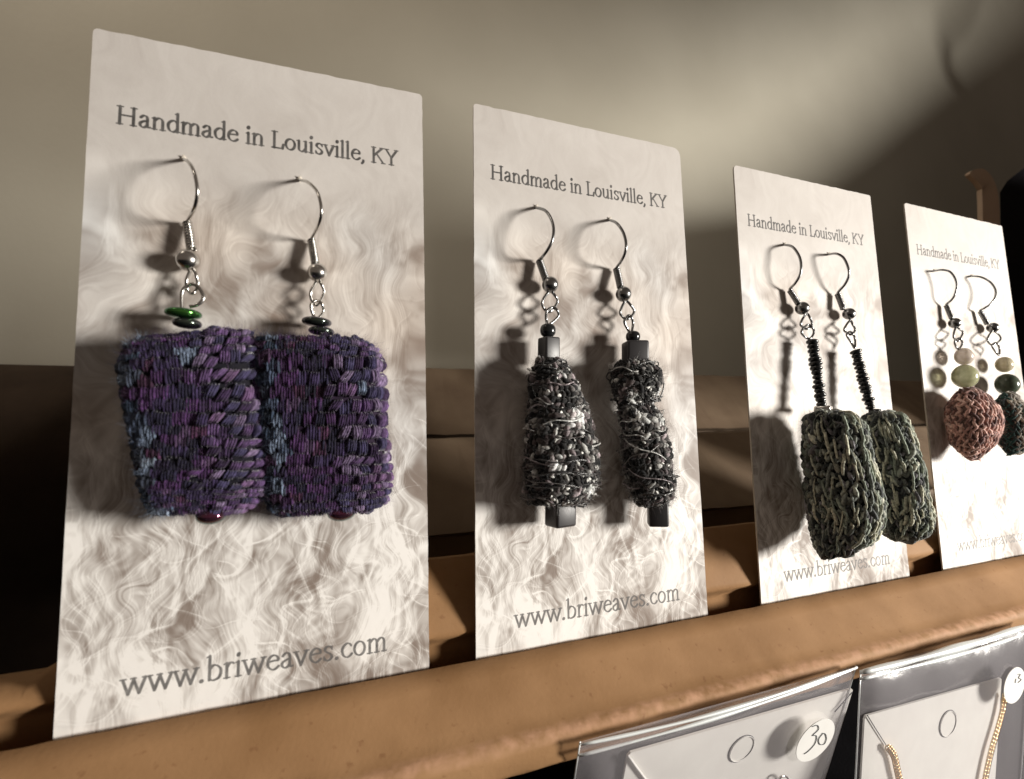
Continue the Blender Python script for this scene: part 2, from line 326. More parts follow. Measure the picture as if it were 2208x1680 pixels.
    G = {  # skeletons in x-heights, y up; last item is the advance; lines flagged s are serifs
     'H': ([L_((.25, 0), (.25, 1.45)), L_((1.15, 0), (1.15, 1.45)), L_((.25, .75), (1.15, .75))], [(.05, 0, .45, 0), (.95, 0, 1.35, 0), (.05, 1.45, .45, 1.45), (.95, 1.45, 1.35, 1.45)], 1.45),
     'L': ([L_((.25, 0), (.25, 1.45)), L_((.1, .0), (.9, 0), (.97, .35))], [(.05, 1.45, .5, 1.45), (.05, 0, .4, 0)], 1.05),
     'K': ([L_((.25, 0), (.25, 1.45)), L_((.3, .7), (1.0, 1.42)), L_((.5, .88), (1.1, .05))], [(.05, 0, .45, 0), (.05, 1.45, .45, 1.45), (.8, 1.45, 1.2, 1.45), (.95, 0, 1.3, 0)], 1.25),
     'Y': ([L_((.15, 1.42), (.62, .68)), L_((1.1, 1.42), (.62, .68)), L_((.62, .7), (.62, 0))], [(.0, 1.45, .38, 1.45), (.9, 1.45, 1.25, 1.45), (.4, 0, .84, 0)], 1.2),
     'a': ([S([(.18, .82), (.35, .98), (.55, .95), (.62, .75), (.62, .5), (.62, .2), (.68, .05), (.82, .06)]), S([(.62, .58), (.4, .52), (.16, .36), (.15, .15), (.32, .0), (.5, .06), (.62, .22)])], [], .88),
     'n': ([L_((.22, 0), (.22, .95)), S([(.22, .7), (.42, .93), (.62, .95), (.76, .78), (.78, .5), (.78, .0)])], [(.05, 0, .4, 0), (.6, 0, .97, 0), (.06, .9, .22, .98)], 1.02),
     'm': ([L_((.22, 0), (.22, .95)), S([(.22, .7), (.42, .93), (.6, .95), (.72, .78), (.73, .5), (.73, .0)]), S([(.73, .7), (.93, .93), (1.12, .95), (1.24, .78), (1.25, .5), (1.25, .0)])], [(.05, 0, .4, 0), (.57, 0, .9, 0), (1.08, 0, 1.43, 0), (.06, .9, .22, .98)], 1.48),
     'd': ([L_((.78, .02), (.78, 1.58)), S([(.78, .72), (.6, .94), (.38, .92), (.17, .7), (.14, .42), (.24, .12), (.46, .0), (.66, .1), (.78, .3)])], [(.62, 1.52, .78, 1.6), (.78, .03, .95, .05)], .98),
     'b': ([L_((.22, .05), (.22, 1.58)), S([(.22, .7), (.4, .94), (.64, .92), (.84, .7), (.87, .42), (.76, .12), (.5, 0), (.32, .03), (.22, .15)])], [(.06, 1.52, .22, 1.6)], 1.0),
     'e': ([S([(.17, .56), (.5, .6), (.78, .62), (.74, .84), (.52, .97), (.3, .87), (.15, .58), (.18, .25), (.4, .03), (.62, .04), (.82, .2)])], [], .9),
     'i': ([L_((.22, 0), (.22, .95)), L_((.21, 1.38), (.23, 1.44))], [(.05, 0, .4, 0), (.06, .9, .22, .98)], .46),
     'l': ([L_((.22, 0), (.22, 1.58))], [(.05, 0, .4, 0), (.06, 1.52, .22, 1.6)], .46),
     'o': ([arc(.48, .48, .36, .48, 0, 360, 26)], [], .98),
     'u': ([S([(.2, .95), (.2, .45), (.22, .15), (.4, .0), (.6, .08), (.74, .28)]), L_((.76, .0), (.76, .95))], [(.04, .95, .2, .95), (.6, .95, .76, .95), (.76, .02, .94, .04)], 1.0),
     's': ([S([(.66, .82), (.5, .97), (.28, .93), (.2, .74), (.34, .57), (.56, .42), (.66, .22), (.52, .03), (.3, .01), (.15, .18)])], [(.67, .72, .67, .95), (.14, .05, .14, .28)], .8),
     'v': ([L_((.12, .93), (.46, .02)), L_((.82, .93), (.46, .02))], [(-.02, .95, .3, .95), (.65, .95, .97, .95)], .93),
     'w': ([L_((.1, .93), (.4, .02)), L_((.7, .93), (.4, .02)), L_((.66, .93), (.98, .02)), L_((1.3, .93), (.98, .02))], [(-.04, .95, .28, .95), (1.14, .95, 1.44, .95), (.52, .95, .8, .95)], 1.4),
     'r': ([L_((.22, 0), (.22, .95)), S([(.22, .66), (.36, .9), (.52, .96), (.62, .88)])], [(.05, 0, .42, 0), (.06, .9, .22, .98)], .68),
     'c': ([S([(.76, .78), (.62, .94), (.42, .95), (.2, .74), (.14, .45), (.24, .14), (.46, .0), (.66, .06), (.8, .2)])], [], .86),
     ',': ([S([(.18, .06), (.24, .02), (.22, -.12), (.12, -.26)])], [], .4), '.': ([L_((.18, .05), (.2, .06))], [], .42), ' ': ([], [], .52)}
    def write(text, x0, x1, ybase, thick, thin):
        tot = sum(G[c][2] for c in text); sc = (x1 - x0) / tot; x = x0
        for c in text:
            sk, se, adv = G[c]
            for pl in sk:
                q = pl * sc * [1, 1] ; q = np.c_[x + q[:, 0], ybase - q[:, 1]]
                for a, b in zip(q[:-1], q[1:]):
                    d = b - a; ln = np.hypot(*d) + 1e-9; ang = math.atan2(-d[1], d[0])
                    rr = thin + (thick - thin) * abs(sin(ang + .35)) ** 1.2
                    if c in '.': rr = thick * 1.35
                    if c == 'i' and ln < sc * .12: rr = thick * 1.3
                    m = np.array([a, b]); xs0, xs1 = int(min(a[0], b[0]) - rr - 3), int(max(a[0], b[0]) + rr + 4); ys0, ys1 = int(min(a[1], b[1]) - rr - 3), int(max(a[1], b[1]) + rr + 4)
                    yy, xx = np.mgrid[ys0:ys1, xs0:xs1]; tt = np.clip(((xx - a[0]) * d[0] + (yy - a[1]) * d[1]) / ln ** 2, 0, 1)
                    dist = np.hypot(xx - a[0] - tt * d[0], yy - a[1] - tt * d[1]); K[ys0:ys1, xs0:xs1] = np.maximum(K[ys0:ys1, xs0:xs1], np.clip(rr - dist + .8, 0, 1))
            for (a0, b0, a1, b1) in se:
                a = np.array([x + a0 * sc, ybase - b0 * sc]); b = np.array([x + a1 * sc, ybase - b1 * sc]); d = b - a; rr = thin; ln = np.hypot(*d)
                xs0, xs1 = int(min(a[0], b[0]) - rr - 3), int(max(a[0], b[0]) + rr + 4); ys0, ys1 = int(min(a[1], b[1]) - rr - 3), int(max(a[1], b[1]) + rr + 4)
                yy, xx = np.mgrid[ys0:ys1, xs0:xs1]; tt = np.clip(((xx - a[0]) * d[0] + (yy - a[1]) * d[1]) / ln ** 2, 0, 1)
                dist = np.hypot(xx - a[0] - tt * d[0], yy - a[1] - tt * d[1]); K[ys0:ys1, xs0:xs1] = np.maximum(K[ys0:ys1, xs0:xs1], np.clip(rr - dist + .8, 0, 1))
            x += adv * sc
    a = uv_of(246.8, 251.5); b = uv_of(862, 350.6); write('Handmade in Louisville, KY', a[0], b[0] + 3, (a[1] + b[1]) / 2, 3.7, 1.55)
    a = uv_of(258, 1499); b = uv_of(833, 1402); write('www.briweaves.com', a[0], b[0] + 2, (a[1] + b[1]) / 2, 3.6, 1.6)
    wear = .80 + .2 * fbm(TW, TH, 90, 180, 2, 12)
    k = (K * wear)[..., None]; col = col * (1 - k) + np.where(v[..., None] > .5, .12, .045) * np.array([1, .96, .94]) * k
    s = np.where(col <= .0031308, col * 12.92, 1.055 * np.clip(col, 1e-6, 1) ** (1 / 2.4) - .055)
    px = np.ones((TH, TW, 4), np.float32); px[..., :3] = np.clip(s[::-1], 0, 1)
    im = bpy.data.images.new('wool_print', TW, TH); im.pixels.foreach_set(px.ravel()); im.update(); im.pack(); return im
PRINT = make_print()
CARD, nt, b = mat('printed_card', (.8, .8, .8), .5, 0, .35)
ti = node(nt, 'ShaderNodeTexImage', image=PRINT, extension='EXTEND'); nt.links.new(ti.outputs[0], b.inputs['Base Color'])
bp = bump(nt, b, 420, .30, 1.5e-4, 8); bump(nt, b, 4000, .15, 3e-5, 3, chain=bp)
EDGE = mottled('card_edge', (.62, .56, .48), (.75, .70, .62), 900, .9)

# ------------------------------------------------------------------ the cards
def card(i, x_bl, x_br, x_tl, x_tr, z_tl, z_tr, label, cut=(.0008, .0008)):
    zb = -0.004; o = []
    def corner(u, v): return None
    pts = []
    def edge(a, b, n, jit):
        a = np.array(a); b = np.array(b); nrm = np.array([-(b - a)[1], (b - a)[0]]); nrm = nrm / np.linalg.norm(nrm)
        j = RNG.normal(0, jit, n); 
        for k in range(n): pts.append(a + (b - a) * k / n + nrm * j[k] * (k > 0))
    def at(x_b, x_t, z, zt): return x_b + (x_t - x_b) * z / zt
    BL = (at(x_bl, x_tl, zb, z_tl), zb); BR = (at(x_br, x_tr, zb, z_tr), zb)
    r1, r2 = cut
    TRa = (at(x_br, x_tr, z_tr - r2, z_tr), z_tr - r2); TRb = (x_tr - r2, z_tr + (z_tl - z_tr) * r2 / (x_tr - x_tl)); TLa = (x_tl + r1, z_tl); TLb = (at(x_bl, x_tl, z_tl - r1, z_tl), z_tl - r1)
    edge(BL, BR, 8, 0); edge(BR, TRa, 70, 2.2e-5); 
    for k in range(5):
        t = k / 5; c0 = np.array((x_tr, z_tr)); pts.append((1 - t) ** 2 * np.array(TRa) + 2 * t * (1 - t) * c0 + t * t * np.array(TRb))
    edge(TRb, TLa, 40, 3.5e-5)
    for k in range(5):
        t = k / 5; c0 = np.array((x_tl, z_tl)); pts.append((1 - t) ** 2 * np.array(TLa) + 2 * t * (1 - t) * c0 + t * t * np.array(TLb))
    edge(TLb, BL, 70, 1.5e-5)
    pts = np.array(pts); n = len(pts); th = .00038
    V = [(x, 0, z) for x, z in pts] + [(x, th, z) for x, z in pts]
    F = [tuple(range(n)), tuple(range(2 * n - 1, n - 1, -1))] + [((k + 1) % n, k, n + k, n + (k + 1) % n) for k in range(n)]
    me = bpy.data.meshes.new('earring_card'); off = np.array([(x_bl + x_br) / 2, 0, 0])
    me.from_pydata((np.array(V) - off).tolist(), [], F); uvl = me.uv_layers.new(name='UVMap')
    for lo in me.loops:
        x, y, z = V[lo.vertex_index]; xl = at(x_bl, x_tl, z, z_tl); xr = at(x_br, x_tr, z, z_tr); zt = z_tl + (z_tr - z_tl) * (x - xl) / (xr - xl)
        uvl.data[lo.index].uv = ((x - xl) / (xr - xl), z / zt)
    me.materials.append(CARD); me.materials.append(EDGE)
    for p in me.polygons:
        if p.index > 0: p.material_index = 1
    o = bpy.data.objects.new('earring_card', me); COL.objects.link(o); o.location = off
    tag(o, label, 'earring card', 'printed earring cards standing in the ledge'); return o
card(0, 0, .0508, .0002, .0500, .1016, .1026, 'largest printed card, nearest on the left, holding the purple woven earrings')
card(1, .0591, .1107, .0600, .1093, .1032, .1034, 'printed card holding the black and silver yarn earrings with square black beads', (.0008, .0022))
card(2, .1259, .1772, .1252, .1739, .1024, .1023, 'printed card holding the grey green earrings on long stems of black beads', (.0013, .0006))
card(3, .1913, .2420, .1883, .2363, .1024, .1019, 'smallest printed card at the right edge, holding the pink diamond earring', (.0010, .0006))

#@@DISPLAY
# ------------------------------------------------------------------ ledge, tiers behind it, wall
def extrude(prof, x0, x1, nx=1, jit=0, seed=0):
    """closed outline (y, z) pulled along x"""
    r = np.random.default_rng(seed); m = len(prof); V = []; xs = np.linspace(x0, x1, nx + 1)
    for i, x in enumerate(xs):
        for k, q in enumerate(prof):
            y, z = q[:2]; j = (q[2] if len(q) > 2 else 1) * jit
            V.append((x, y + r.normal(0, 1) * j, z + r.normal(0, 1) * j))
    F = [tuple(range(m))[::-1], tuple(nx * m + k for k in range(m))]
    for i in range(nx):
        for k in range(m):
            l = (k + 1) % m; F.append((i * m + k, i * m + l, (i + 1) * m + l, (i + 1) * m + k))
    return V, F
ledge = thing('display_ledge', 'brown kraft board ledge whose sloping lip holds the row of earring cards', 'display ledge', (0.12, 0, -0.015))
# sloping lip with a rounded nose
nose = [(-.0012, -.0003), (-.0035, -.0027), (-.0058, -.0052), (-.0080, -.0075), (-.0092, -.0085), (-.0101, -.0089), (-.0109, -.0093), (-.0114, -.0100), (-.0115, -.0110), (-.0111, -.0124), (-.0109, -.0138), (-.0105, -.0145), (-.0095, -.0149), (-.004, -.0149), (-.0007, -.0149), (-.0007, -.0006)]
V, F = extrude([(y, z, 1 if y <= -.0092 and -.0148 < z < -.008 else .35) for y, z in nose], -.30, .62, 420, 9e-5, 3)
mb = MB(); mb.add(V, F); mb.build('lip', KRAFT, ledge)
mb = MB(); V, F = extrude([(.0004, -.0149), (.0044, -.0149), (.0044, -.0060), (.0004, -.0060)], -.30, .62); mb.add(V, F); mb.build('slot_floor', KRAFT, ledge, False)
mb = MB(); V, F = extrude([(.0046, -.0149), (.0046, .0008), (.0034, .0020, .6), (.0020, .0029, 1), (.0012, .0037, 1), (.0014, .0048, .8), (.0030, .0085, .4), (.0056, .0136, .3), (.0066, .0156, .3), (.0080, .0157, .3), (.0090, -.0149)], -.30, .62, 420, 1.1e-4, 5)
V = [(x, y, min(z, np.interp(x, (-.003, .006), (.0056 + y * .05, .0174)))) for x, y, z in V]; mb.add(V, F); mb.build('back_ridge', KRAFT, ledge)
def tier(name, y0, z0, y1, z1, th, label, x0=.0, x1=.62, m=KRAFT_D, seed=1, depth=.02):
    mb = MB(); V, F = extrude([(y0, z0), (y1, z1), (y1 + th * .7, z1 + th * .25, .5), (y1 + depth, z1), (y1 + depth, z1 - .004), (y1 + depth, -.0149), (y0 + .003, -.0149), (y0 + .003, z0 - .0012)], x0, x1, 120, 1.2e-4, seed); mb.add(V, F)
    o = mb.build(name, m, None, False); return tag(o, label, 'display tier')
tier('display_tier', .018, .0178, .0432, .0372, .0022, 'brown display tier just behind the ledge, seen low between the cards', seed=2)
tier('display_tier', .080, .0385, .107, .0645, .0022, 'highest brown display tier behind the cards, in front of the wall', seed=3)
mb = MB(); V = []; F = []
N = 60
for i in range(N + 1):
    for j in range(N + 1):
        x = -1.5 + 4 * i / N; z = -.6 + 2.4 * j / N; V.append((x, .25 + .004 * sin(x * 9) + .003 * sin(z * 13 + x * 4), z))
for i in range(N):
    for j in range(N): a = i * (N + 1) + j; F.append((a, a + N + 1, a + N + 2, a + 1))
mb.add(V, F); o = mb.build('wall', WALL); tag(o, kind='structure')
mb = MB(); mb.add([(-1.5, .0, -.06), (2.5, .0, -.06), (2.5, -.5, -.06), (-1.5, -.5, -.06), (-1.5, .25, -.06), (2.5, .25, -.06)], [(3, 2, 1, 0), (0, 1, 5, 4)]); o = mb.build('table_top', DARK); tag(o, kind='structure')

#@@EARRINGS
# ------------------------------------------------------------------ earrings
def rotframe(n, t):
    n = n / np.linalg.norm(n); t = t - n * (t @ n); t = t / (np.linalg.norm(t) + 1e-12); return np.array([t, np.cross(n, t), n])
SV, SF = sphere_vf(7, 5)
def ellipsoid(mb, c, ax, r, col, jit=0):
    v = SV * np.array(r)
    if jit: v = v * (1 + RNG.normal(0, jit, (len(v), 1)))
    mb.add(np.array(c) + v @ ax, SF, col)
def fuzz(mb, pts, nrm, length, col, wd=1.5e-5, n=3, curl=.8):
    for p, nn, c in zip(pts, nrm, col):
        d = nn + RNG.normal(0, .6, 3); d /= np.linalg.norm(d); L = length * RNG.uniform(.4, 1.3); b = RNG.normal(0, 1, 3); b = np.cross(d, b); b /= np.linalg.norm(b); cv = RNG.normal(0, curl, 3)
        V = []
        for k in range(n + 1):
            t = k / n; q = p + d * L * t + cv * L * t * t * .5; w_ = wd * (1 - .7 * t); V += [q - b * w_, q + b * w_]
        mb.add(V, [(2 * k, 2 * k + 1, 2 * k + 3, 2 * k + 2) for k in range(n)], tuple(c))
class Body:
    """woven cushion: outline rows from the picture, (left x, right x, y) in readings, centre depth d and half thickness t"""
    def __init__(s, rows, d, t, n=2.6, ws=.5):
        q = []; s.ws = ws
        for (xl, xr, y, *ex) in rows:
            k = ex[0] if ex else 1.0
            yl = y if not isinstance(y, tuple) else y[0]; yr = y if not isinstance(y, tuple) else y[1]
            A_, B_ = P(xl, yl, d), P(xr, yr, d); c = P((xl + xr) / 2, (yl + yr) / 2, d); dr = (B_ - A_) / np.linalg.norm(B_ - A_); vw = CAM - c
            ph = math.atan2(vw[0], -vw[1]); w_ = rad(c, (xr - xl) / 2) / math.sqrt(cos(ph) ** 2 + (ws * sin(ph)) ** 2); q.append(np.concatenate([c - dr * w_, c + dr * w_, [k * w_ * ws]]))
        s.q = np.array(q); s.t = t; s.n = n; s.d = d
    def at(s, th, b):
        f = b * (len(s.q) - 1); i = min(int(f), len(s.q) - 2); f -= i
        r = s.q[i] * (1 - f) + s.q[i + 1] * f; L, R, k = r[:3], r[3:6], r[6]
        c, sn = cos(th), sin(th); e = 2 / s.n
        x = math.copysign(abs(c) ** e, c); y = math.copysign(abs(sn) ** e, sn)
        end = min(1, (min(b, 1 - b) / .10)) if b not in (0, 1) else 0; end = (1 - (1 - end) ** 2) ** .5
        m = (L + R) / 2; return m + (R - L) / 2 * x * (.93 + .07 * end) + np.array([0, -1, 0]) * k * y * (.35 + .65 * end)
    def frame(s, th, b, e=.02):
        p = s.at(th, b); b0, b1 = max(0, b - e), min(1, b + e)
        tb = s.at(th, b1) - s.at(th, b0); ta = s.at(th + e, b) - s.at(th - e, b); n = np.cross(ta, tb); n /= np.linalg.norm(n) + 1e-12
        return p, n, ta, tb
def woven(parent, rows, d, t, nrow, nper, colf, mat_, sz=(1, 1, 1), tilt=.5, fz=1200, fl=.0011, n=2.6, jit=.10, twist=True, name='woven_body', lump=.0, fmat=None, plush=False, scat=.22, ws=.42):
    B = Body(rows, d, t, n, ws); print(name, 'half width %.4f half depth %.4f at %.4f' % (np.linalg.norm(B.q[4][3:6] - B.q[4][:3]) / 2, B.q[4][6], d)); mb = MB(); NA, NB = 48, 30; V = []
    for j in range(NB + 1):
        for i in range(NA): V.append(B.at(2 * pi * i / NA, j / NB))
    F = [(j * NA + i, j * NA + (i + 1) % NA, (j + 1) * NA + (i + 1) % NA, (j + 1) * NA + i) for j in range(NB) for i in range(NA)]
    F += [tuple(range(NA))[::-1], tuple(NB * NA + k for k in range(NA))]
    mb.add(V, F, tuple(np.array(colf(.5, .5, 0)) * .25)); core = mb.build(name, mat_, parent)
    # perimeter parameters spaced evenly
    ths = np.linspace(0, 2 * pi, 400, endpoint=False)
    ms = MB(); fp = []; fn = []; fc = []
    for j in range(nrow):
        b = (j + .5) / nrow
        ring = np.array([B.at(a, b) for a in ths]); dl = np.linalg.norm(np.roll(ring, -1, 0) - ring, axis=1); cum = np.concatenate([[0], np.cumsum(dl)]); per = cum[-1]
        # fewer stitches on the narrow rows
        k = max(6, int(nper * per / .048 * (.9 if plush else 1))); off = .5 * (j % 2) * (twist != 2); k += (k % 2) * (twist == 2)
        for i in range(k):
            th = np.interp(((i + off + RNG.normal(0, .08)) % k) / k * per, cum, np.append(ths, 2 * pi))
            bb = min(.985, max(.015, b + RNG.normal(0, .12) / nrow)); p, nn, ta, tb = B.frame(th, bb)
            ax = rotframe(nn, ta); a = tilt * (1 if ((i if twist == 2 else j) % 2 or not twist) else -1) + RNG.normal(0, scat)
            ax = np.array([cos(a) * ax[0] + sin(a) * ax[1], -sin(a) * ax[0] + cos(a) * ax[1], ax[2]])
            sl = per / k * .62; sh = np.linalg.norm(B.at(th, min(1, b + .5 / nrow)) - B.at(th, max(0, b - .5 / nrow))) * .62
            u = (cos(th) + 1) / 2; col = np.array(colf(u, b, sin(th)))
            m = RNG.uniform(1 - jit * 2, 1 + jit * 2); q = RNG.uniform(.85, 1.2) + (RNG.random() < lump) * .5
            h_ = min(sl, sh) * .9 * sz[2] * q
            if plush and u < .56 + RNG.normal(0, .07):        # fine upright threads in bands
                ax0 = rotframe(nn, ta); up = sl * .34
                for e in (-2, -1, 0, 1, 2): ellipsoid(ms, p + ax0[0] * e * sl * .42 + ax0[1] * RNG.normal(0, sh * .12) + nn * RNG.normal(0, 5e-5), ax0, (sl * .25, sh * RNG.uniform(.85, 1.15), h_ * .62), tuple(np.clip(col * RNG.uniform(.6, 1.4), 0, 1)), .05)
            elif plush:
                ax0 = rotframe(nn, ta); a2 = (1.1 if plush == 1 else 1.45) + RNG.normal(0, .22); dd = np.array([cos(a2) * ax0[0] + sin(a2) * ax0[1], -sin(a2) * ax0[0] + cos(a2) * ax0[1], ax0[2]])
                for e in (-1.5, -.5, .5, 1.5): ellipsoid(ms, p + ax0[0] * e * sl * .36 + nn * (3.2e-4 * q - 1.1e-4 * abs(e) + RNG.normal(0, 3e-5)), dd, (sh * .92, sl * .27, h_ * 1.0), tuple(np.clip(col * RNG.uniform(.6, 1.4), 0, 1)), .08)
            else: ellipsoid(ms, p + nn * 1.0e-4 * q, ax, (sl * sz[0] * q, sh * sz[1] * q, h_), tuple(np.clip(col * m, 0, 1)), .08)
            if RNG.random() < fz / (nrow * k): fp.append(p + nn * 2e-4); fn.append(nn); fc.append(np.clip(col * 1.2, 0, 1))
    o = ms.build('stitches', mat_, core); tag(o, kind='stuff')
    mf = MB()
    if fp:
        m_ = max(2, int(fz / len(fp))); fp = np.repeat(fp, m_, 0); fn = np.repeat(fn, m_, 0); fc = np.repeat(fc, m_, 0); fuzz(mf, fp + RNG.normal(0, 2.2e-4, fp.shape), fn, fl, fc); tag(mf.build('fuzz', fmat or YARN, core), kind='stuff')
    return B, core
def bar(a, b, r, n=2):  # straight points
    return np.array([a + (b - a) * t for t in np.linspace(0, 1, n)])
def hook(root, kink, arc, coil, ball, rball, loop1, loop2, rw=.00027, m=STEEL, dmax=.0075, dball=.0026, dl=.0024, spike=True, wscale=1.0):
    """ear wire from the hole in the card round and back to the coil, ball, eye and link"""
    n = len(arc); pts = [P(*kink, -.0012), P(*kink, .0004)]
    for k, a in enumerate(arc):
        t = (k + 1) / (n + 1); dd = dmax * sin(pi * t) ** .75 + .0009; pts.append(P(a[0], a[1], dd))
    pts.append(P(*coil[0], .0012)); c0 = P(*coil[0], .0011); c1 = P(*coil[1], dball * .9)
    pts += [c0 + (c1 - c0) * .5, c1]
    mb = MB(); tube(mb, catmull(pts, 7), rw, 10); mb.build('ear_wire', m, root)
    ax = (c1 - c0); L = np.linalg.norm(ax); ax /= L; u = np.cross(ax, (0, 1, 0)); u /= np.linalg.norm(u); b = np.cross(ax, u)
    turns = 10; h = []
    for k in range(turns * 12 + 1): a = 2 * pi * k / 12; h.append(c0 + ax * L * k / (turns * 12) + (rw * 1.9) * (cos(a) * u + sin(a) * b))
    mb = MB(); tube(mb, h, min(rw * .95, L / turns * .47), 6); mb.build('coil', m, root)
    c = P(*ball, dball); mb = MB(); sv, sf = sphere_vf(24, 16); mb.add(c + sv * rball, sf); mb.build('ball', m, root)
    if spike:   # burr of paper pushed up round the hole
        mb = MB(); k = P(*kink, 0); r_ = .00045
        V = [k + np.array([r_ * cos(a) * (1 + .3 * sin(3 * a)), -.0000, r_ * sin(a)]) for a in np.linspace(0, 2 * pi, 9)[:-1]] + [k + np.array([.0001, -.0006, .0006])]
        mb.add(V, [(i, (i + 1) % 8, 8) for i in range(8)]); mb.build('paper_burr', EDGE, root)
    for q, dep in ((loop1, dl), (loop2, dl + .0003)):
        if q is None: continue
        pts = [P(x, y, dep + (.00035 if i % 2 else -.00015)) for i, (x, y) in enumerate(q)]
        mb = MB(); tube(mb, catmull(pts, 6, True), rw * .95, 8, True); mb.build('link', m, root)
def z1(x, y): return (x * .41324 + 109.6, y * .41324 + 36.5)
def z4(x, y): return (x * .35675 + 986.7, y * .35675 + 204.6)
def z5(x, y): return (x * .43505 + 986.7, y * .43505 + 694.3)
def z6(x, y): return (x * .34805 + 1534.9, y * .34805 + 328.9)
def z7(x, y): return (x * .32142 + 1498.3, y * .32142 + 804.0)
def zA(x, y): return (x * .28276 + 1936.9, y * .28276 + 548.2)
def Q(f, *p): return [f(*a) for a in p]
def disc(root, c, R, h, axis, m, name='disc_bead'):
    mb = MB(); lathe(mb, ellprof(R, h), c, axis); return mb.build(name, m, root)
DN = np.array([0, 0, 1.0])
def rr(px, d):   # length in metres of px readings at distance d in front of the cards near x,y
    return px
def width(x, y, hw, d): return rad(P(x, y, d), hw)

def hexc(h): return tuple(((int(h[i:i + 2], 16) / 255) / 12.92 if int(h[i:i + 2], 16) / 255 < .04045 else ((int(h[i:i + 2], 16) / 255 + .055) / 1.055) ** 2.4) for i in (0, 2, 4))
def pick(cols, w_): 
    i = RNG.choice(len(cols), p=np.array(w_) / sum(w_)); return np.array(cols[i])
PUR = [np.array(c) * .62 for c in ((.080, .030, .115), (.044, .028, .085), (.115, .065, .145), (.020, .016, .045), (.085, .028, .075))]
KN = [np.array(c) for c in ((.088, .048, .125), (.165, .12, .21), (.042, .035, .085), (.035, .018, .055), (.125, .07, .15))]
def purple(seed, blobs, right=1.0):
    band = np.random.default_rng(seed).random(40)
    def f(u, b, s):
        k = band[int(b * 30) % 40]
        c = pick(PUR, (3, 2 + 3 * k, .3 + .8 * u, 1.5 + 2 * k, 1.2 - k)) * (.75 + .5 * k)
        if u > .5 + .12 * k: c = pick(KN, (3, 2 * u, 3, 2, .7))
        if u < .16 and s > -.6: c = pick([(.03, .045, .075), (.05, .06, .09), (.06, .03, .07)], (2, 1, 1))
        for (bu, bb, r) in blobs:
            if (u - bu) ** 2 + ((b - bb) * 1.4) ** 2 < r * r and s > -.3: c = pick([(.15, .19, .27), (.22, .27, .35), (.06, .08, .13)], (2, 1, 1.5))
        return c
    return f
# --- first card, left
r1 = thing('earring', 'left purple woven earring, hanging under the bright green disc bead', 'earring', tuple(P(430, 1110, .004)), 'purple woven earrings')
hook(r1, z1(693, 745), Q(z1, (712, 752), (740, 790), (758, 850), (765, 920), (752, 990), (728, 1040)), Q(z1, (712, 1075), (735, 1215)), z1(715, 1270), .00165,
     Q(z1, (738, 1312), (708, 1375), (718, 1430), (745, 1442), (768, 1400), (757, 1345)), None)
mb = MB(); tube(mb, catmull([P(*z1(*a), .0028) for a in ((686, 1560), (682, 1480), (690, 1425), (735, 1395), (775, 1415), (797, 1465), (770, 1500), (724, 1512))], 7), .00030, 10); mb.build('open_eye', STEEL, r1)
B1, core1 = woven(r1, [(300, 500, (735, 722)), (276, 545, (752, 722)), (268, 553, (790, 770)), (280, 556, 860), (292, 566, 930), (303, 574, 990), (312, 577, 1045), (320, 566, (1085, 1072)), (338, 520, (1108, 1096))], .0056, .0046, 21, 38, purple(1, [(.10, .30, .05), (.12, .50, .10), (.15, .66, .07), (.52, .22, .06), (.16, .95, .10), (.1, .06, .09)]), YARN, plush=1, sz=(1.0, .92, 1.1), fz=11000, fl=.0012)
ax = np.array([.06, -.05, 1.0])
c = P(*z1(692, 1548), .0040); disc(r1, c, .00235, .00155, ax, IR_G); disc(r1, P(*z1(712, 1600), .0046), .00185, .0015, ax, IR_D)
mb = MB(); sv, sf = sphere_vf(18, 12); mb.add(P(455, 1112, .0070) + sv * [.0019, .0016, .0012], sf); mb.build('glass_bead', IR_M, r1)
# --- first card, right
r2 = thing('earring', 'right purple woven earring, squarer body, hanging under two dark disc beads', 'earring', tuple(P(705, 1110, .004)), 'purple woven earrings')
hook(r2, z1(1298, 852), Q(z1, (1340, 862), (1385, 905), (1405, 960), (1412, 1020), (1400, 1080), (1378, 1125)), Q(z1, (1360, 1165), (1382, 1290)), z1(1392, 1335), .00155,
     Q(z1, (1388, 1382), (1356, 1440), (1368, 1490), (1392, 1502), (1425, 1440), (1412, 1395)), Q(z1, (1385, 1480), (1357, 1505), (1372, 1560), (1392, 1575), (1422, 1535), (1412, 1495)))
B2, core2 = woven(r2, [(572, 770, (732, 742)), (560, 806, (732, 752)), (562, 822, (775, 775)), (566, 826, 850), (570, 828, 920), (574, 832, 990), (578, 840, 1040), (588, 836, (1092, 1072)), (606, 790, (1110, 1092))], .0054, .0044, 20, 37, purple(2, [(.18, .14, .05), (.16, .30, .06), (.17, .45, .07), (.18, .58, .08), (.16, .75, .05), (.78, .36, .04)]), YARN, plush=2, sz=(1.0, .92, 1.1), fz=11000, fl=.0012, tilt=.3)
disc(r2, P(*z1(1388, 1592), .0040), .00225, .0015, ax, IR_D); disc(r2, P(*z1(1412, 1640), .0046), .00195, .0014, ax, IR_D)
mb = MB(); mb.add(P(736, 1105, .0070) + sv * [.0021, .0017, .0013], sf); mb.build('glass_bead', IR_M, r2)
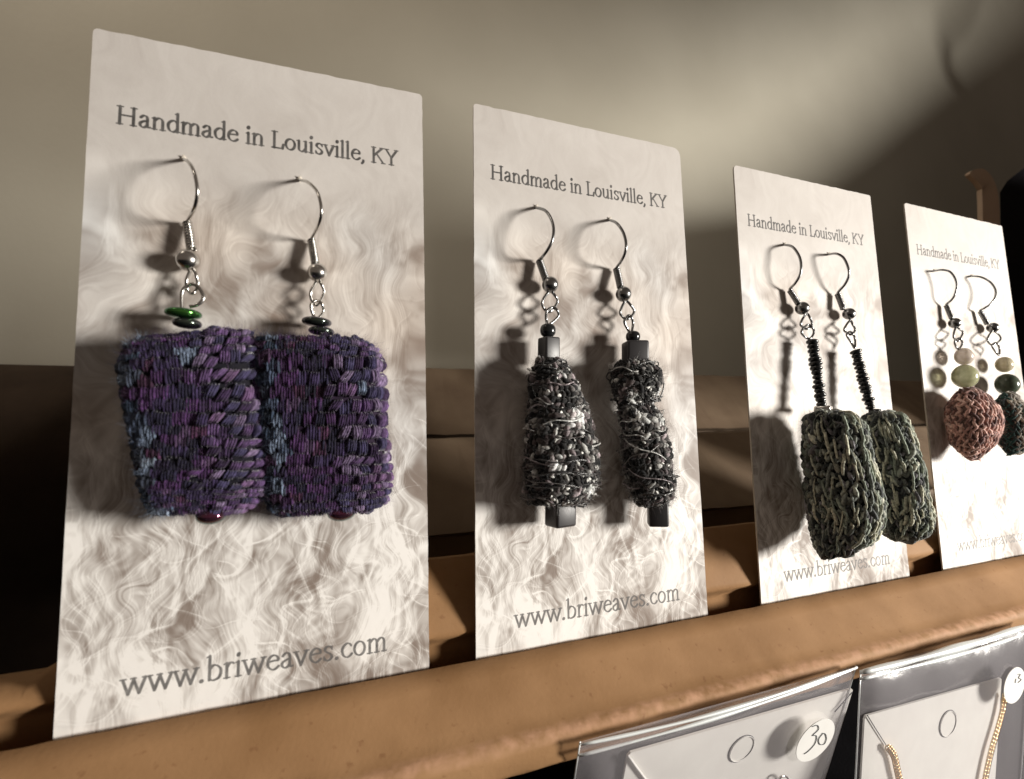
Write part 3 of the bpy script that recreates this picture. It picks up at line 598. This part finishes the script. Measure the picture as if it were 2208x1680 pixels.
def cube_bead(root, x, y, hw, hh, d, m=HEMR, rot=.2, name='square_bead'):
    c = P(x, y, d); w_ = width(x, y, hw, d) * .86; h_ = abs(P(x, y + hh, d)[2] - P(x, y - hh, d)[2]) / 2; mb = MB(); V = []
    for sx in (-1, 1):
        for sy in (-1, 1):
            for sz_ in (-1, 1): q = np.array([sx * w_, sy * w_ * .9, 0]); V.append(c + Rz(rot) @ q + np.array([.04 * sz_ * h_, 0, sz_ * h_]))
    mb.add(V, [(0, 1, 3, 2), (4, 6, 7, 5), (0, 4, 5, 1), (2, 3, 7, 6), (0, 2, 6, 4), (1, 5, 7, 3)]); return mb.build(name, m, root, True, w_ * .22)
BLK = [np.array(c) for c in ((.008, .008, .009), (.02, .019, .019), (.14, .13, .125), (.48, .48, .46), (.07, .055, .055), (.26, .22, .23))]
def sparkle(blobs, seed=1):
    g = np.random.default_rng(seed).random((14, 9))
    def f(u, b, s):
        k = g[int(b * 13.9), int((u * .5 + (.25 if s > 0 else 0)) * 8.9)]
        c = pick(BLK, (6, 3, 1.0, .5, 1.4, .2)) if k < .62 else pick(BLK, (3, 2, 2.4, 1.8, 1.2, 1.2))
        for (bu, bb, r) in blobs:
            if (u - bu) ** 2 + ((b - bb) * 1.8) ** 2 < r * r: c = pick([(.80, .82, .80), (.6, .6, .6), (.4, .36, .36)], (3, 1, 1))
        return c
    return f
def wraps(core, B, n, colf, m, r=.00022, out=.0005, seed=1, up=False):
    """loose yarn loops wound round a body"""
    g = np.random.default_rng(seed); mb = MB()
    for k in range(n):
        b = g.uniform(.04, .94); a0 = g.uniform(0, 2 * pi); ln = g.uniform(.6, 2.2); db = g.normal(0, .05); q = []
        if up: ln = g.normal(0, .14); b = g.uniform(.03, .8); db = g.uniform(.05, .17); a0 = g.uniform(.6, 3.4)
        for i in range(14):
            t = i / 13; th = a0 + ln * t; bb = min(.98, max(.02, b + db * t + .008 * sin(9 * t + k))); p, nn, _, _ = B.frame(th, bb); q.append(p + nn * (out * (.4 + g.random() * .5 + 1.2 * sin(pi * t))))
        tube(mb, catmull(q, 3), r * g.uniform(.5, 1.3), 5, False, tuple(colf(.6, b, 1)))
    o = mb.build('loose_yarn', m, core); tag(o, kind='stuff')
def glints(core, B, n, m, seed):
    """bright flakes and knots of metallic yarn"""
    g = np.random.default_rng(seed); mb = MB()
    for k in range(n):
        th = g.uniform(-.5, 2.2); b = g.uniform(.03, .96); p, nn, ta, tb = B.frame(th, b); r_ = g.uniform(.00012, .00034)
        ellipsoid(mb, p + nn * 4e-4, rotframe(nn + g.normal(0, .5, 3), ta + g.normal(0, 1e-3, 3)), (r_ * 1.6, r_, r_ * .5), (.8, .8, .76), .25)
    tag(mb.build('metallic_flecks', m, core), kind='stuff')
# --- second card
r3 = thing('earring', 'wider black and silver yarn earring with a bright white sparkle at its middle', 'earring', tuple(P(1208, 1130, .005)), 'black and silver yarn earrings')
hook(r3, z4(475, 682), Q(z4, (530, 700), (565, 750), (580, 810), (572, 880), (542, 940), (510, 982)), Q(z4, (494, 1000), (535, 1118)), z4(560, 1148), .0016,
     Q(z4, (555, 1190), (512, 1250), (525, 1295), (560, 1310), (603, 1255), (590, 1215)), Q(z4, (572, 1285), (538, 1310), (537, 1365), (550, 1390), (608, 1340), (600, 1300)), .00030, STEEL_D, .0055, .0026)
disc(r3, P(*z4(546, 1425), .0040), .00150, .0027, DN, HEM, 'round_bead'); cube_bead(r3, *z4(551, 1545), 22, 28, .0043)
sil = sparkle([(.62, .39, .13), (.30, .64, .12), (.82, .80, .08), (.55, .15, .06)])
B3, core3 = woven(r3, [z5(400, 190)[:1] + z5(500, 0)[:1] + (z5(0, 185)[1],), (*z5(372, 0)[:1], *z5(560, 0)[:1], z5(0, 260)[1]), (z5(362, 0)[0], z5(618, 0)[0], z5(0, 400)[1]), (z5(358, 0)[0], z5(655, 0)[0], z5(0, 520)[1]), (z5(350, 0)[0], z5(680, 0)[0], z5(0, 640)[1]), (z5(342, 0)[0], z5(684, 0)[0], z5(0, 760)[1]), (z5(340, 0)[0], z5(660, 0)[0], z5(0, 850)[1]), (z5(352, 0)[0], z5(600, 0)[0], z5(0, 895)[1])], .0056, .0046, 34, 50, sil, YARN, ws=.75, sz=(1.25, .7, .9), fz=9000, fl=.0014, lump=.16, jit=.3, tilt=.5, scat=1.0, n=2.2)
wraps(core3, B3, 45, sil, GLITTER, .00014, .0006, 3)
cube_bead(r3, *z5(510, 945), 31, 29, .0050)
r4 = thing('earring', 'narrower slanting black and silver yarn earring with loose loops on its right side', 'earring', tuple(P(1418, 1130, .005)), 'black and silver yarn earrings')
hook(r4, z4(918, 757), Q(z4, (960, 775), (1000, 830), (1018, 900), (1010, 960), (985, 1012)), Q(z4, (960, 1050), (985, 1165)), z4(1003, 1205), .0016,
     Q(z4, (1015, 1248), (983, 1310), (1000, 1345), (1030, 1355), (1067, 1312), (1045, 1270)), Q(z4, (1030, 1335), (1008, 1370), (1030, 1420), (1048, 1440), (1060, 1385), (1050, 1345)), .00030, STEEL_D, .0055, .0026)
disc(r4, P(*z4(1060, 1462), .0040), .00145, .0024, DN, HEM, 'round_bead'); cube_bead(r4, *z4(1073, 1552), 29, 22, .0043, rot=-.25)
Z5 = lambda a, b, y, *k: (z5(a, 0)[0], z5(b, 0)[0], z5(0, y)[1], *k)
sil2 = sparkle([(.85, .25, .10), (.75, .42, .10), (.25, .40, .10), (.25, .24, .10)])
B4, core4 = woven(r4, [Z5(800, 950, 195, .8), Z5(775, 1000, 250), Z5(778, 990, 340), Z5(800, 960, 410, .8), Z5(812, 1010, 480), Z5(838, 1020, 560), Z5(822, 1050, 640), Z5(835, 1052, 740), Z5(852, 1070, 800), Z5(868, 1060, 860), Z5(890, 1035, 900, .8)], .0054, .0042, 38, 50, sil2, YARN, ws=.75, sz=(1.25, .7, .9), fz=8000, fl=.0014, lump=.18, jit=.3, tilt=.5, scat=1.0, n=2.2)
wraps(core4, B4, 45, sil2, GLITTER, .00014, .0007, 5)
glints(core3, B3, 90, GLITTER, 4); glints(core4, B4, 70, GLITTER, 6)
mb = MB()
for q in ([(960, 290), (1000, 265), (1022, 310), (1005, 370), (965, 405)], [(1000, 560), (1040, 590), (1045, 660), (1010, 690)], [(1020, 740), (1075, 760), (1080, 820), (1040, 860)], [(870, 210), (880, 330), (860, 400), (835, 460)]):
    tube(mb, catmull([P(*z5(*a), .0060) for a in q], 8), .00016, 6, False, (.20, .19, .18))
tag(mb.build('yarn_loops', GLITTER, core4), kind='stuff')
cube_bead(r4, *z5(992, 948), 25, 27, .0050, rot=-.5)
# --- third card
def stack(root, a, b, n, R, d0, d1, m=HEM):
    p0, p1 = P(*a, d0), P(*b, d1); ax = p1 - p0; L = np.linalg.norm(ax)
    for k in range(n): disc(root, p0 + ax * (k + .5) / n, R * RNG.uniform(.78, 1.12), L / n * RNG.uniform(1.0, 1.3), ax + RNG.normal(0, .09, 3) * L, m)
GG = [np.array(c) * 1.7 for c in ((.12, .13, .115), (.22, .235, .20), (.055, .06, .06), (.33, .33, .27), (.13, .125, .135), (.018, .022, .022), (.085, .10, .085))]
def greeny(u, b, s): return pick(GG, (2.5, 1.5 + 2.5 * u, 2, 2.2 * u * u + .1, 1.2, 2.2, 2)) * .85  # paler yarns favoured towards the right, painting in the lit side
r5 = thing('earring', 'wider grey green knobbly earring under a shiny silver cap, its left half in shade', 'earring', tuple(P(1800, 1210, .007)), 'grey green knobbly earrings')
hook(r5, z6(450, 572), Q(z6, (500, 585), (540, 640), (553, 700), (545, 760), (515, 812)), Q(z6, (482, 852), (535, 935)), z6(560, 965), .0016,
     Q(z6, (585, 1000), (550, 1060), (568, 1085), (592, 1092), (620, 1065), (608, 1025)), Q(z6, (592, 1068), (555, 1110), (580, 1145), (610, 1152), (632, 1115), (622, 1085)), .00030, STEEL_D, .0037, .0022)
stack(r5, z6(620, 1160), z6(680, 1575), 15, .00135, .0034, .0052)
cube_bead(r5, *z6(690, 1590), 24, 7, .0055, STEEL, .5, 'silver_cap')
Z7 = lambda a, b, y, *k: (z7(a, 0)[0], z7(b, 0)[0], (z7(0, y[0])[1], z7(0, y[1])[1]) if isinstance(y, tuple) else z7(0, y)[1], *k)
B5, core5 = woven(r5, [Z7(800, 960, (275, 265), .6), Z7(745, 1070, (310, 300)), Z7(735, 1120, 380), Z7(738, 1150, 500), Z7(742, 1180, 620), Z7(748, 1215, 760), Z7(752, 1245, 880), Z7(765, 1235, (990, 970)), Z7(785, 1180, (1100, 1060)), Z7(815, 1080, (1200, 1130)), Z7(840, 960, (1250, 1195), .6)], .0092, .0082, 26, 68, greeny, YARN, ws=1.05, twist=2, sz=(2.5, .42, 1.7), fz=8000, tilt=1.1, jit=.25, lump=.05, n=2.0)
pale = lambda u, b, s: pick([(.42, .43, .34), (.55, .54, .42), (.28, .32, .26), (.20, .22, .20)], (3, 2, 2, 1))
wraps(core5, B5, 110, pale, YARN, .00030, .0005, 8, True)
r6 = thing('earring', 'narrower grey green knobbly earring hanging past the right edge of its card', 'earring', tuple(P(1940, 1160, .007)), 'grey green knobbly earrings')
hook(r6, z6(722, 632), Q(z6, (770, 627), (815, 652), (845, 715), (848, 765), (822, 820)), Q(z6, (778, 875), (815, 970)), z6(850, 1000), .0015,
     Q(z6, (855, 1042), (820, 1095), (838, 1118), (862, 1128), (887, 1100), (872, 1065)), Q(z6, (855, 1110), (836, 1130), (865, 1180), (885, 1212), (886, 1155), (873, 1125)), .00030, STEEL_D, .0037, .0022)
stack(r6, z6(888, 1222), z6(985, 1592), 15, .00130, .0034, .0052)
cube_bead(r6, *z6(1010, 1606), 16, 6, .0055, HEMR, .4, 'black_cap')
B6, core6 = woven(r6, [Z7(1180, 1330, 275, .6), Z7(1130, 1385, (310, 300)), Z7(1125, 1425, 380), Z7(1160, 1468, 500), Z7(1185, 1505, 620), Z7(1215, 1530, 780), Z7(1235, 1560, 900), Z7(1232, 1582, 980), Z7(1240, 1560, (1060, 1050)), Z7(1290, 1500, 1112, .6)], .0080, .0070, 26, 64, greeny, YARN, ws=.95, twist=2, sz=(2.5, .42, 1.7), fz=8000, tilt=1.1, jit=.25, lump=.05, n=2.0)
wraps(core6, B6, 100, pale, YARN, .00030, .0005, 9, True)
cube_bead(r6, *z7(1375, 1112), 20, 5, .0070, HEMR, .2, 'end_bead'); disc(r6, P(*z7(1446, 1108), .0098), .0008, .0010, (1, 0, .2), STEEL, 'crimp_bead')
disc(r5, P(*z7(1050, 1162), .0112), .0007, .0016, (1, 0, .3), STEEL, 'crimp_bead')
# --- fourth card
PK = stone('pink_quartz', (.62, .54, .47), (.78, .70, .63), .45); GN = stone('green_stone', (.42, .43, .25), (.60, .60, .42), .45); BG = stone('beige_stone', (.50, .45, .30), (.68, .62, .48), .4); DG = stone('dark_green_stone', (.055, .07, .05), (.12, .14, .10), .1)
def pinky(u, b, s): return pick([(.46, .26, .22), (.62, .39, .33), (.28, .15, .13), (.12, .06, .055), (.70, .48, .42)], (3, 2 + u, 2, 1.4, .8 * u + .1)) * (1 if RNG.random() > .1 else .4)
def greyg(u, b, s): return pick([(.42, .37, .31), (.28, .25, .21), (.06, .09, .085), (.15, .13, .115), (.55, .50, .42)] if u > .12 else [(.012, .045, .04), (.02, .03, .03)], (2, 2, 1.4, 2, 1) if u > .12 else (2, 1))
def round_stone(root, x, y, rx, d, m):
    R_ = width(x, y, rx, d); c = P(x, y, d); mb = MB(); v, f = sphere_vf(24, 16); mb.add(c + v * [R_ * 1.08, R_ * 1.08, R_ * 1.2], f); mb.build('stone_bead', m, root)
r7 = thing('earring', 'pink woven diamond earring under a pale pink and a light green stone bead', 'earring', tuple(P(2100, 985, .006)), 'diamond earrings on the fourth card')
hook(r7, zA(275, 128), Q(zA, (330, 120), (390, 132), (430, 180), (446, 240), (430, 310), (402, 352)), Q(zA, (365, 388), (408, 490)), zA(430, 525), .0015,
     Q(zA, (440, 560), (420, 625), (440, 655), (458, 660), (492, 600), (470, 575)), Q(zA, (460, 640), (430, 665), (442, 710), (462, 722), (488, 680), (476, 650)), .00028, STEEL_D, .0030, .0020)
round_stone(r7, *zA(500, 780), 21, .0035, PK); round_stone(r7, *zA(508, 932), 29, .0042, GN)
ZA = lambda a, b, y, *k: (zA(a, 0)[0], zA(b, 0)[0], zA(0, y)[1], *k)
B7, core7 = woven(r7, [ZA(470, 600, 1030, .7), ZA(410, 690, 1090, .85), ZA(375, 745, 1170), ZA(370, 785, 1270), ZA(390, 770, 1360), ZA(410, 725, 1440), ZA(470, 665, 1510, .8), ZA(540, 620, 1560, .6)], .0058, .0052, 22, 34, pinky, YARN, ws=.62, sz=(1.5, .6, .8), fz=2000, tilt=.95, n=2.2)
r8 = thing('earring', 'grey brown woven earring under beige and dark green stone beads', 'earring', tuple(P(2180, 980, .006)), 'diamond earrings on the fourth card')
hook(r8, zA(560, 168), Q(zA, (630, 175), (700, 212), (740, 270), (737, 330), (700, 382), (655, 412)), Q(zA, (622, 435), (680, 535)), zA(720, 560), .0015,
     Q(zA, (712, 590), (680, 650), (705, 690), (735, 685), (782, 645), (750, 600)), Q(zA, (735, 675), (715, 700), (745, 750), (768, 768), (770, 720), (755, 685)), .00028, STEEL_D, .0030, .0020)
round_stone(r8, *zA(808, 842), 20, .0035, BG); round_stone(r8, *zA(830, 992), 27, .0042, DG)
B8, core8 = woven(r8, [ZA(800, 900, 1065, .6), ZA(730, 950, 1130, .8), ZA(715, 1010, 1200), ZA(730, 1060, 1290), ZA(740, 1060, 1370), ZA(780, 1010, 1450), ZA(820, 950, 1520, .7)], .0058, .0052, 22, 34, greyg, YARN, ws=.62, sz=(1.5, .6, .8), fz=2000, tilt=.95, n=2.2)

#@@BAGS
# ------------------------------------------------------------------ plastic bags with necklace cards below the ledge
def film_mat():
    m = bpy.data.materials.new('clear_film'); m.use_nodes = True; nt = m.node_tree; nt.nodes.clear()
    out = node(nt, 'ShaderNodeOutputMaterial'); tr = node(nt, 'ShaderNodeBsdfTransparent'); gl = node(nt, 'ShaderNodeBsdfGlossy', Roughness=.2); df = node(nt, 'ShaderNodeBsdfDiffuse')
    tr.inputs[0].default_value = (.985, .98, .985, 1); df.inputs[0].default_value = (.80, .76, .80, 1)
    fr = node(nt, 'ShaderNodeLayerWeight', Blend=.28); tc = node(nt, 'ShaderNodeTexCoord'); n = node(nt, 'ShaderNodeTexNoise', Scale=230, Detail=6, Distortion=.6); nt.links.new(tc.outputs['Object'], n.inputs['Vector'])
    bp = node(nt, 'ShaderNodeBump', Strength=.4, Distance=4e-4); nt.links.new(n.outputs['Fac'], bp.inputs['Height']); nt.links.new(bp.outputs[0], gl.inputs['Normal']); nt.links.new(bp.outputs[0], fr.inputs['Normal'])
    a = node(nt, 'ShaderNodeMixShader'); b = node(nt, 'ShaderNodeMixShader', Fac=.13); nt.links.new(tr.outputs[0], b.inputs[1]); nt.links.new(df.outputs[0], b.inputs[2])
    pw = node(nt, 'ShaderNodeMath', operation='MULTIPLY_ADD'); pw.inputs[1].default_value = .30; pw.inputs[2].default_value = .03; nt.links.new(fr.outputs['Facing'], pw.inputs[0]); nt.links.new(pw.outputs[0], a.inputs[0]); nt.links.new(b.outputs[0], a.inputs[1]); nt.links.new(gl.outputs[0], a.inputs[2]); nt.links.new(a.outputs[0], out.inputs[0]); return m
FILM = film_mat()
RIM, _, _ = mat('film_fold', (.88, .92, .92), .3, .2, 1.0)
WCARD = mottled('white_card', (.80, .785, .75), (.85, .84, .80), 200, .5, .3, 1500, .15, 5e-5)
LABEL = mottled('paper_label', (.84, .83, .80), (.88, .87, .84), 300, .6)
INK, _, _ = mat('grey_ink', (.05, .05, .06), .6)
GOLD, _, _ = mat('gold_chain', (.85, .62, .34), .25, 1.0)
class Plane_:
    def __init__(s, o, lean, roll=0.0):
        s.o = np.array(o); s.r = np.array([cos(roll), 0, sin(roll)]); d = np.array([sin(roll) * 1, lean, -1.0]); s.d = d / np.linalg.norm(d); s.n = np.cross(s.d, s.r); s.n /= np.linalg.norm(s.n)
        if s.n[1] > 0: s.n = -s.n
    def at(s, a, b, h=0): return s.o + s.r * a + s.d * b + s.n * h
    def hit(s, px, py, h=0):
        r = RC @ np.array([(px - PW / 2) / FPX, (PH / 2 - py) / FPX, -1.0]); q = s.o + s.n * h; t = ((q - CAM) @ s.n) / (r @ s.n); return CAM + r * t
    def ab(s, px, py): v = s.hit(px, py) - s.o; return v @ s.r, v @ s.d
def z8(x, y): return ((1600 + x / 1.554) / 1.3682, (1750 + y / 1.554) / 1.3682)
def sheet(pl, poly, th, h, name, m, parent):
    n = len(poly); V = [pl.at(a, b, h) for a, b in poly] + [pl.at(a, b, h - th) for a, b in poly]
    mb = MB(); mb.add(V, [tuple(range(n)), tuple(range(2 * n - 1, n - 1, -1))] + [((k + 1) % n, k, n + k, n + (k + 1) % n) for k in range(n)]); return mb.build(name, m, parent, False)
def film(pl, w_, top, h_, gap, sgn, name, parent, nx=40, ny=36, seed=0):
    g = np.random.default_rng(seed); ph = g.uniform(0, 6, 6); mb = MB(); V = []
    for j in range(ny + 1):
        for i in range(nx + 1):
            u, v = i / nx, j / ny; e = min(1, u / .06, (1 - u) / .06); t = min(1, v / .10)
            hh = sgn * gap * (max(0, e) ** .5) * (max(0, t) ** .6) + 2.6e-4 * (sin(9 * u + ph[0] + 5 * v) * sin(7 * v + ph[1]) + .6 * sin(23 * u + ph[2] - 11 * v)) * e * t
            V.append(pl.at(u * w_, -top + v * h_, hh))
    mb.add(V, [(j * (nx + 1) + i, j * (nx + 1) + i + 1, (j + 1) * (nx + 1) + i + 1, (j + 1) * (nx + 1) + i) for j in range(ny) for i in range(nx)]); return mb.build(name, FILM, parent)
def ring_on(pl, a, b, ra, rb, tilt, r, h, name, m, parent, n=30, a0=0, a1=2 * pi):
    q = [pl.at(a + ra * cos(t) * cos(tilt) - rb * sin(t) * sin(tilt), b + ra * cos(t) * sin(tilt) + rb * sin(t) * cos(tilt), h) for t in np.linspace(a0, a1, n, endpoint=False)]
    mb = MB(); tube(mb, q, r, 5, a1 - a0 > 6.2); return mb.build(name, m, parent)
def bag(o, wd, lean, label, clabel, card_tl, card_tr, hole, st, st_r, marks, top, seed, roll=0):
    pl = Plane_(o, lean, roll); t = thing('plastic_bag', label, 'plastic bag', tuple(pl.at(0, 0)), 'clear bags hanging below the ledge')
    film(pl, wd, 0, .070, .0022, 1, 'front_film', t, seed=seed); film(pl, wd, 0, .070, .0008, -1, 'back_film', t, seed=seed + 5)
    for k, (b0, r, bend) in enumerate(top):
        q = [pl.at(wd * u, b0 * (1 - u * (1 if bend else 0)) + .00025 * sin(5 * u + seed + k), .0003 + .0012 * sin(pi * u)) for u in np.linspace(0, 1, 30)]
        mb = MB(); tube(mb, q, [r * (.6 + .5 * sin(pi * u) + .25 * sin(17 * u + k)) for u in np.linspace(0, 1, 30)], 8); mb.build('folded_rim', RIM, t)
    for u in (0, wd):
        q = [pl.at(u, v, .0002 * sin(60 * v)) for v in np.linspace(0, .07, 12)]; mb = MB(); tube(mb, q, .00013, 6); mb.build('side_seam', RIM, t)
    q_ = pl.hit(*st, .0031) - pl.o; a, b = q_ @ pl.r, q_ @ pl.d; pg = [(a + st_r * cos(q), b + st_r * 1.0 * sin(q)) for q in np.linspace(0, 2 * pi, 40, endpoint=False)]
    s_ = sheet(pl, pg, .00012, .0031, 'price_sticker', LABEL, t)
    for m_ in marks:
        q = []
        for x, y in m_: q.append(pl.hit(*z8(x, y), .0032))
        mb = MB(); tube(mb, catmull(q, 6), .00007, 5); mb.build('pen_stroke', INK, s_)
    c = thing('necklace_card', clabel, 'necklace card', tuple(pl.at(.005, 0)), 'white cards inside the clear bags')
    a0, b0 = pl.ab(*card_tl); a1, b1 = pl.ab(*card_tr)
    sheet(pl, [(a0 + .0005, b0), (a1 - .0004, b1), (a1, b1 + .0004), (a1 + .0004, .068), (a0, .068), (a0, b0 + .0006)], .0004, 0, 'card_sheet', WCARD, c)
    ha, hb = pl.ab(*hole); ring_on(pl, ha, hb, .0031, .0031, 0, .00009, .00006, 'punched_circle', INK, c)
    ring_on(pl, ha + .0002, hb + .0001, .0029, .0029, 0, .00008, .0001, 'punched_edge', LABEL, c)
    return pl, c
pl1, c1 = bag((.0722, -.0135, -.0100), .0638, .35, 'clear plastic bag with a round sticker reading 30, left of the two under the ledge', 'white necklace card in the bag whose sticker reads 30',
    (1355, 1625), (1840, 1485), (1598, 1614), (1759, 1597), .0050, [[(1238, 612), (1262, 606), (1266, 625), (1240, 652), (1258, 655), (1250, 690), (1222, 722), (1200, 738)], [(1285, 645), (1268, 668), (1272, 692), (1292, 692), (1303, 668), (1298, 646), (1285, 643)]],
    [(0, .00030, 0), (.0022, .00028, 1)], 1)
pl2, c2 = bag((.1368, -.0138, -.0108), .062, .13, 'clear plastic bag under the ledge at the right edge, holding the card with gold chains', 'white necklace card with two gold chains, in the right bag',
    (1865, 1545), (2160, 1462), (2043, 1560), (2188, 1478), .0043, [[(2172, 392), (2168, 412)], [(2180, 372), (2192, 372), (2184, 388), (2196, 396), (2182, 410)]], [(0, .0007, 0), (.0016, .0004, 0)], 2)
mb = MB(); tube(mb, [pl1.hit(*z8(x, y), .0004) for x, y in ((392, 745), (425, 790), (470, 850), (520, 930))], .00022, 6); mb.build('folded_tab', LABEL, c1)
mb = MB(); tube(mb, [pl2.hit(*z8(x, y), .0003) for x, y in ((1490, 560), (1530, 625), (1578, 700))], .00010, 6); mb.build('cut_slit', INK, c2)
mb = MB(); tube(mb, [pl1.hit(*z8(x, y), .0004) for x, y in ((1340, 545), (1380, 500), (1420, 455))], .00010, 6); mb.build('cut_slit', INK, c1)
nk = thing('necklace', 'fine silver necklace wire beside the sticker reading 30, cut off by the frame', 'necklace', tuple(pl1.hit(*z8(1100, 860), .001)))
for pts in ([(1085, 870), (1090, 845), (1110, 838), (1125, 850), (1128, 875)],):
    mb = MB(); tube(mb, catmull([pl1.hit(*z8(*a), .0012) for a in pts], 6), .00022, 8); mb.build('chain_wire', STEEL, nk)
def chain(pts, label, h=.0010, r=.00105):
    q = catmull([pl2.hit(*z8(*a), h) for a in pts], 14); L = np.concatenate([[0], np.cumsum(np.linalg.norm(np.diff(q, axis=0), axis=1))]); n = int(L[-1] / .00085)
    t = thing('necklace', label, 'necklace', tuple(q[0]), 'gold chains on the right necklace card'); mb = MB()
    for k in range(n):
        s_ = L[-1] * k / n; c = np.array([np.interp(s_, L, q[:, i]) for i in range(3)]); d = np.array([np.interp(s_ + .0003, L, q[:, i]) for i in range(3)]) - c; d /= np.linalg.norm(d)
        for side in (-1, 1):
            sd = np.cross(d, pl2.n); f = rotframe(pl2.n, d); a = .6 * side
            e1 = cos(a) * d + sin(a) * sd; e2 = np.cross(pl2.n, e1) * (.75) + pl2.n * .5
            rg = [c + sd * side * .00035 + r * .55 * cos(u) * e1 + r * .36 * sin(u) * e2 for u in np.linspace(0, 2 * pi, 10, endpoint=False)]; tube(mb, rg, .00014, 5, True)
    tag(mb.build('links', GOLD, t), kind='stuff'); return t
chain([(1585, 705), (1612, 745), (1625, 800), (1640, 870), (1650, 930)], 'gold chain hanging from the left slit of the right necklace card')
chain([(2122, 470), (2112, 530), (2095, 600), (2065, 700), (2045, 780), (2025, 880), (2010, 940)], 'gold chain hanging down the right side of the right necklace card')

#@@BEHIND
# ------------------------------------------------------------------ things behind and beside the row, and unseen shapes added to shade the wall
def slab(name, pts3, th, m, label, cat, dirv=(0, 1, 0)):
    n = len(pts3); V = [np.array(p) for p in pts3] + [np.array(p) + np.array(dirv) * th for p in pts3]
    mb = MB(); mb.add(V, [tuple(range(n)), tuple(range(2 * n - 1, n - 1, -1))] + [((k + 1) % n, k, n + k, n + (k + 1) % n) for k in range(n)])
    return tag(mb.build(name, m, None, False), label, cat)
slab('dark_box', [P(2163, 1250, -.055), P(2160, 700, -.055), P(2156, 415, -.055), P(2172, 390, -.055), P(2208, 362, -.055), P(2500, 330, -.055), P(2560, 1250, -.055)], .05, DARK, 'black box edge behind the right end of the row of cards', 'box', (3.0, 1, 0))
q = catmull([P(2092, 374, -.040), P(2112, 380, -.040), P(2130, 396, -.040), P(2136, 425, -.040), P(2138, 490, -.040), P(2142, 700, -.040), P(2146, 1000, -.040)], 6); mb = MB()
n = len(q); wd = np.interp(np.arange(n), [0, 8, 18, n], [.0003, .0050, .0066, .0066]); V = []
for k in range(n):
    t_ = q[min(k + 1, n - 1)] - q[max(k - 1, 0)]; t_ /= np.linalg.norm(t_); s_ = np.cross(t_, (0, 1, 0)); V += [q[k] - s_ * wd[k] / 1, q[k] + s_ * wd[k] / 1, q[k] + s_ * wd[k] + [0, .002, 0], q[k] - s_ * wd[k] + [0, .002, 0]]
F = [(4 * k + a, 4 * k + (a + 1) % 4, 4 * k + 4 + (a + 1) % 4, 4 * k + 4 + a) for k in range(n - 1) for a in range(4)] + [(3, 2, 1, 0), tuple(4 * n - 4 + a for a in range(4))]
mb.add(V, F); tag(mb.build('curved_strip', KRAFT_S, None, False), 'brown curved strip rising behind the smallest card, its tip bent left', 'strip')
def shade(px, py, Y):        # a point at depth Y on the way from the lamp to what is seen on the wall
    W = P(px, py, -.25); K = np.array(KEY); t = (Y - K[1]) / (W[1] - K[1]); return K + (W - K) * t
def off(name, pts, Y, label, th=.003): return slab(name, [shade(x, y, Y) for x, y in pts], th, KRAFT_D, label, 'board')
off('wall_shadow_board', [(760, 380), (930, 360), (1100, 375), (1300, 420), (1480, 445), (1640, 385), (1700, 345), (1810, 280), (2208, 15), (2500, -200), (2700, 900), (1450, 940), (760, 900)], -.03, 'brown board added outside the frame to cast the dark shape on the wall')  # unseen board added, outlined to throw the wall's lower shadow
g_ = P(150, 760, -.14); mb = MB(); R_ = .045; V, F = extrude([(.14 + R_ - R_ * cos(t) , g_[2] - R_ + R_ * sin(t)) for t in np.linspace(0, pi / 2, 12)] + [(.24, g_[2]), (.24, -.05), (.14, -.05)], -.6, g_[0] + .01); mb.add(V, F); tag(mb.build('left_shade_block', BROWN), 'dark brown rounded block added for the shade left of the largest card', 'box')  # dark block put where the left gap falls into shade, rounded for a soft top
q = [shade(x, y, -.10) for x, y in [(-900, -400), (-900, 470), (0, 450), (600, 420), (800, 340), (880, 240), (1250, 150), (1650, 30), (1950, -120), (2100, -300)]]
for v in q: v[2] = max(v[2], .109)
slab('upper_shade_board', q, -.003, KRAFT_D, 'brown board added outside the frame to shade the upper left of the wall', 'board')  # unseen board added to hold the lamp off the wall's upper left
mb = MB(); tube(mb, catmull([shade(x, y, .05) for x, y in ((2110, -60), (2083, 6), (2053, 40), (2034, 76), (2043, 116), (2066, 140), (2100, 165))], 8), .006, 10)
tag(mb.build('shadow_hook', KRAFT_D), 'brown hook shape added outside the frame to cast the looped wall shadow', 'hook')  # unseen tube added, bent to throw the looped shadow
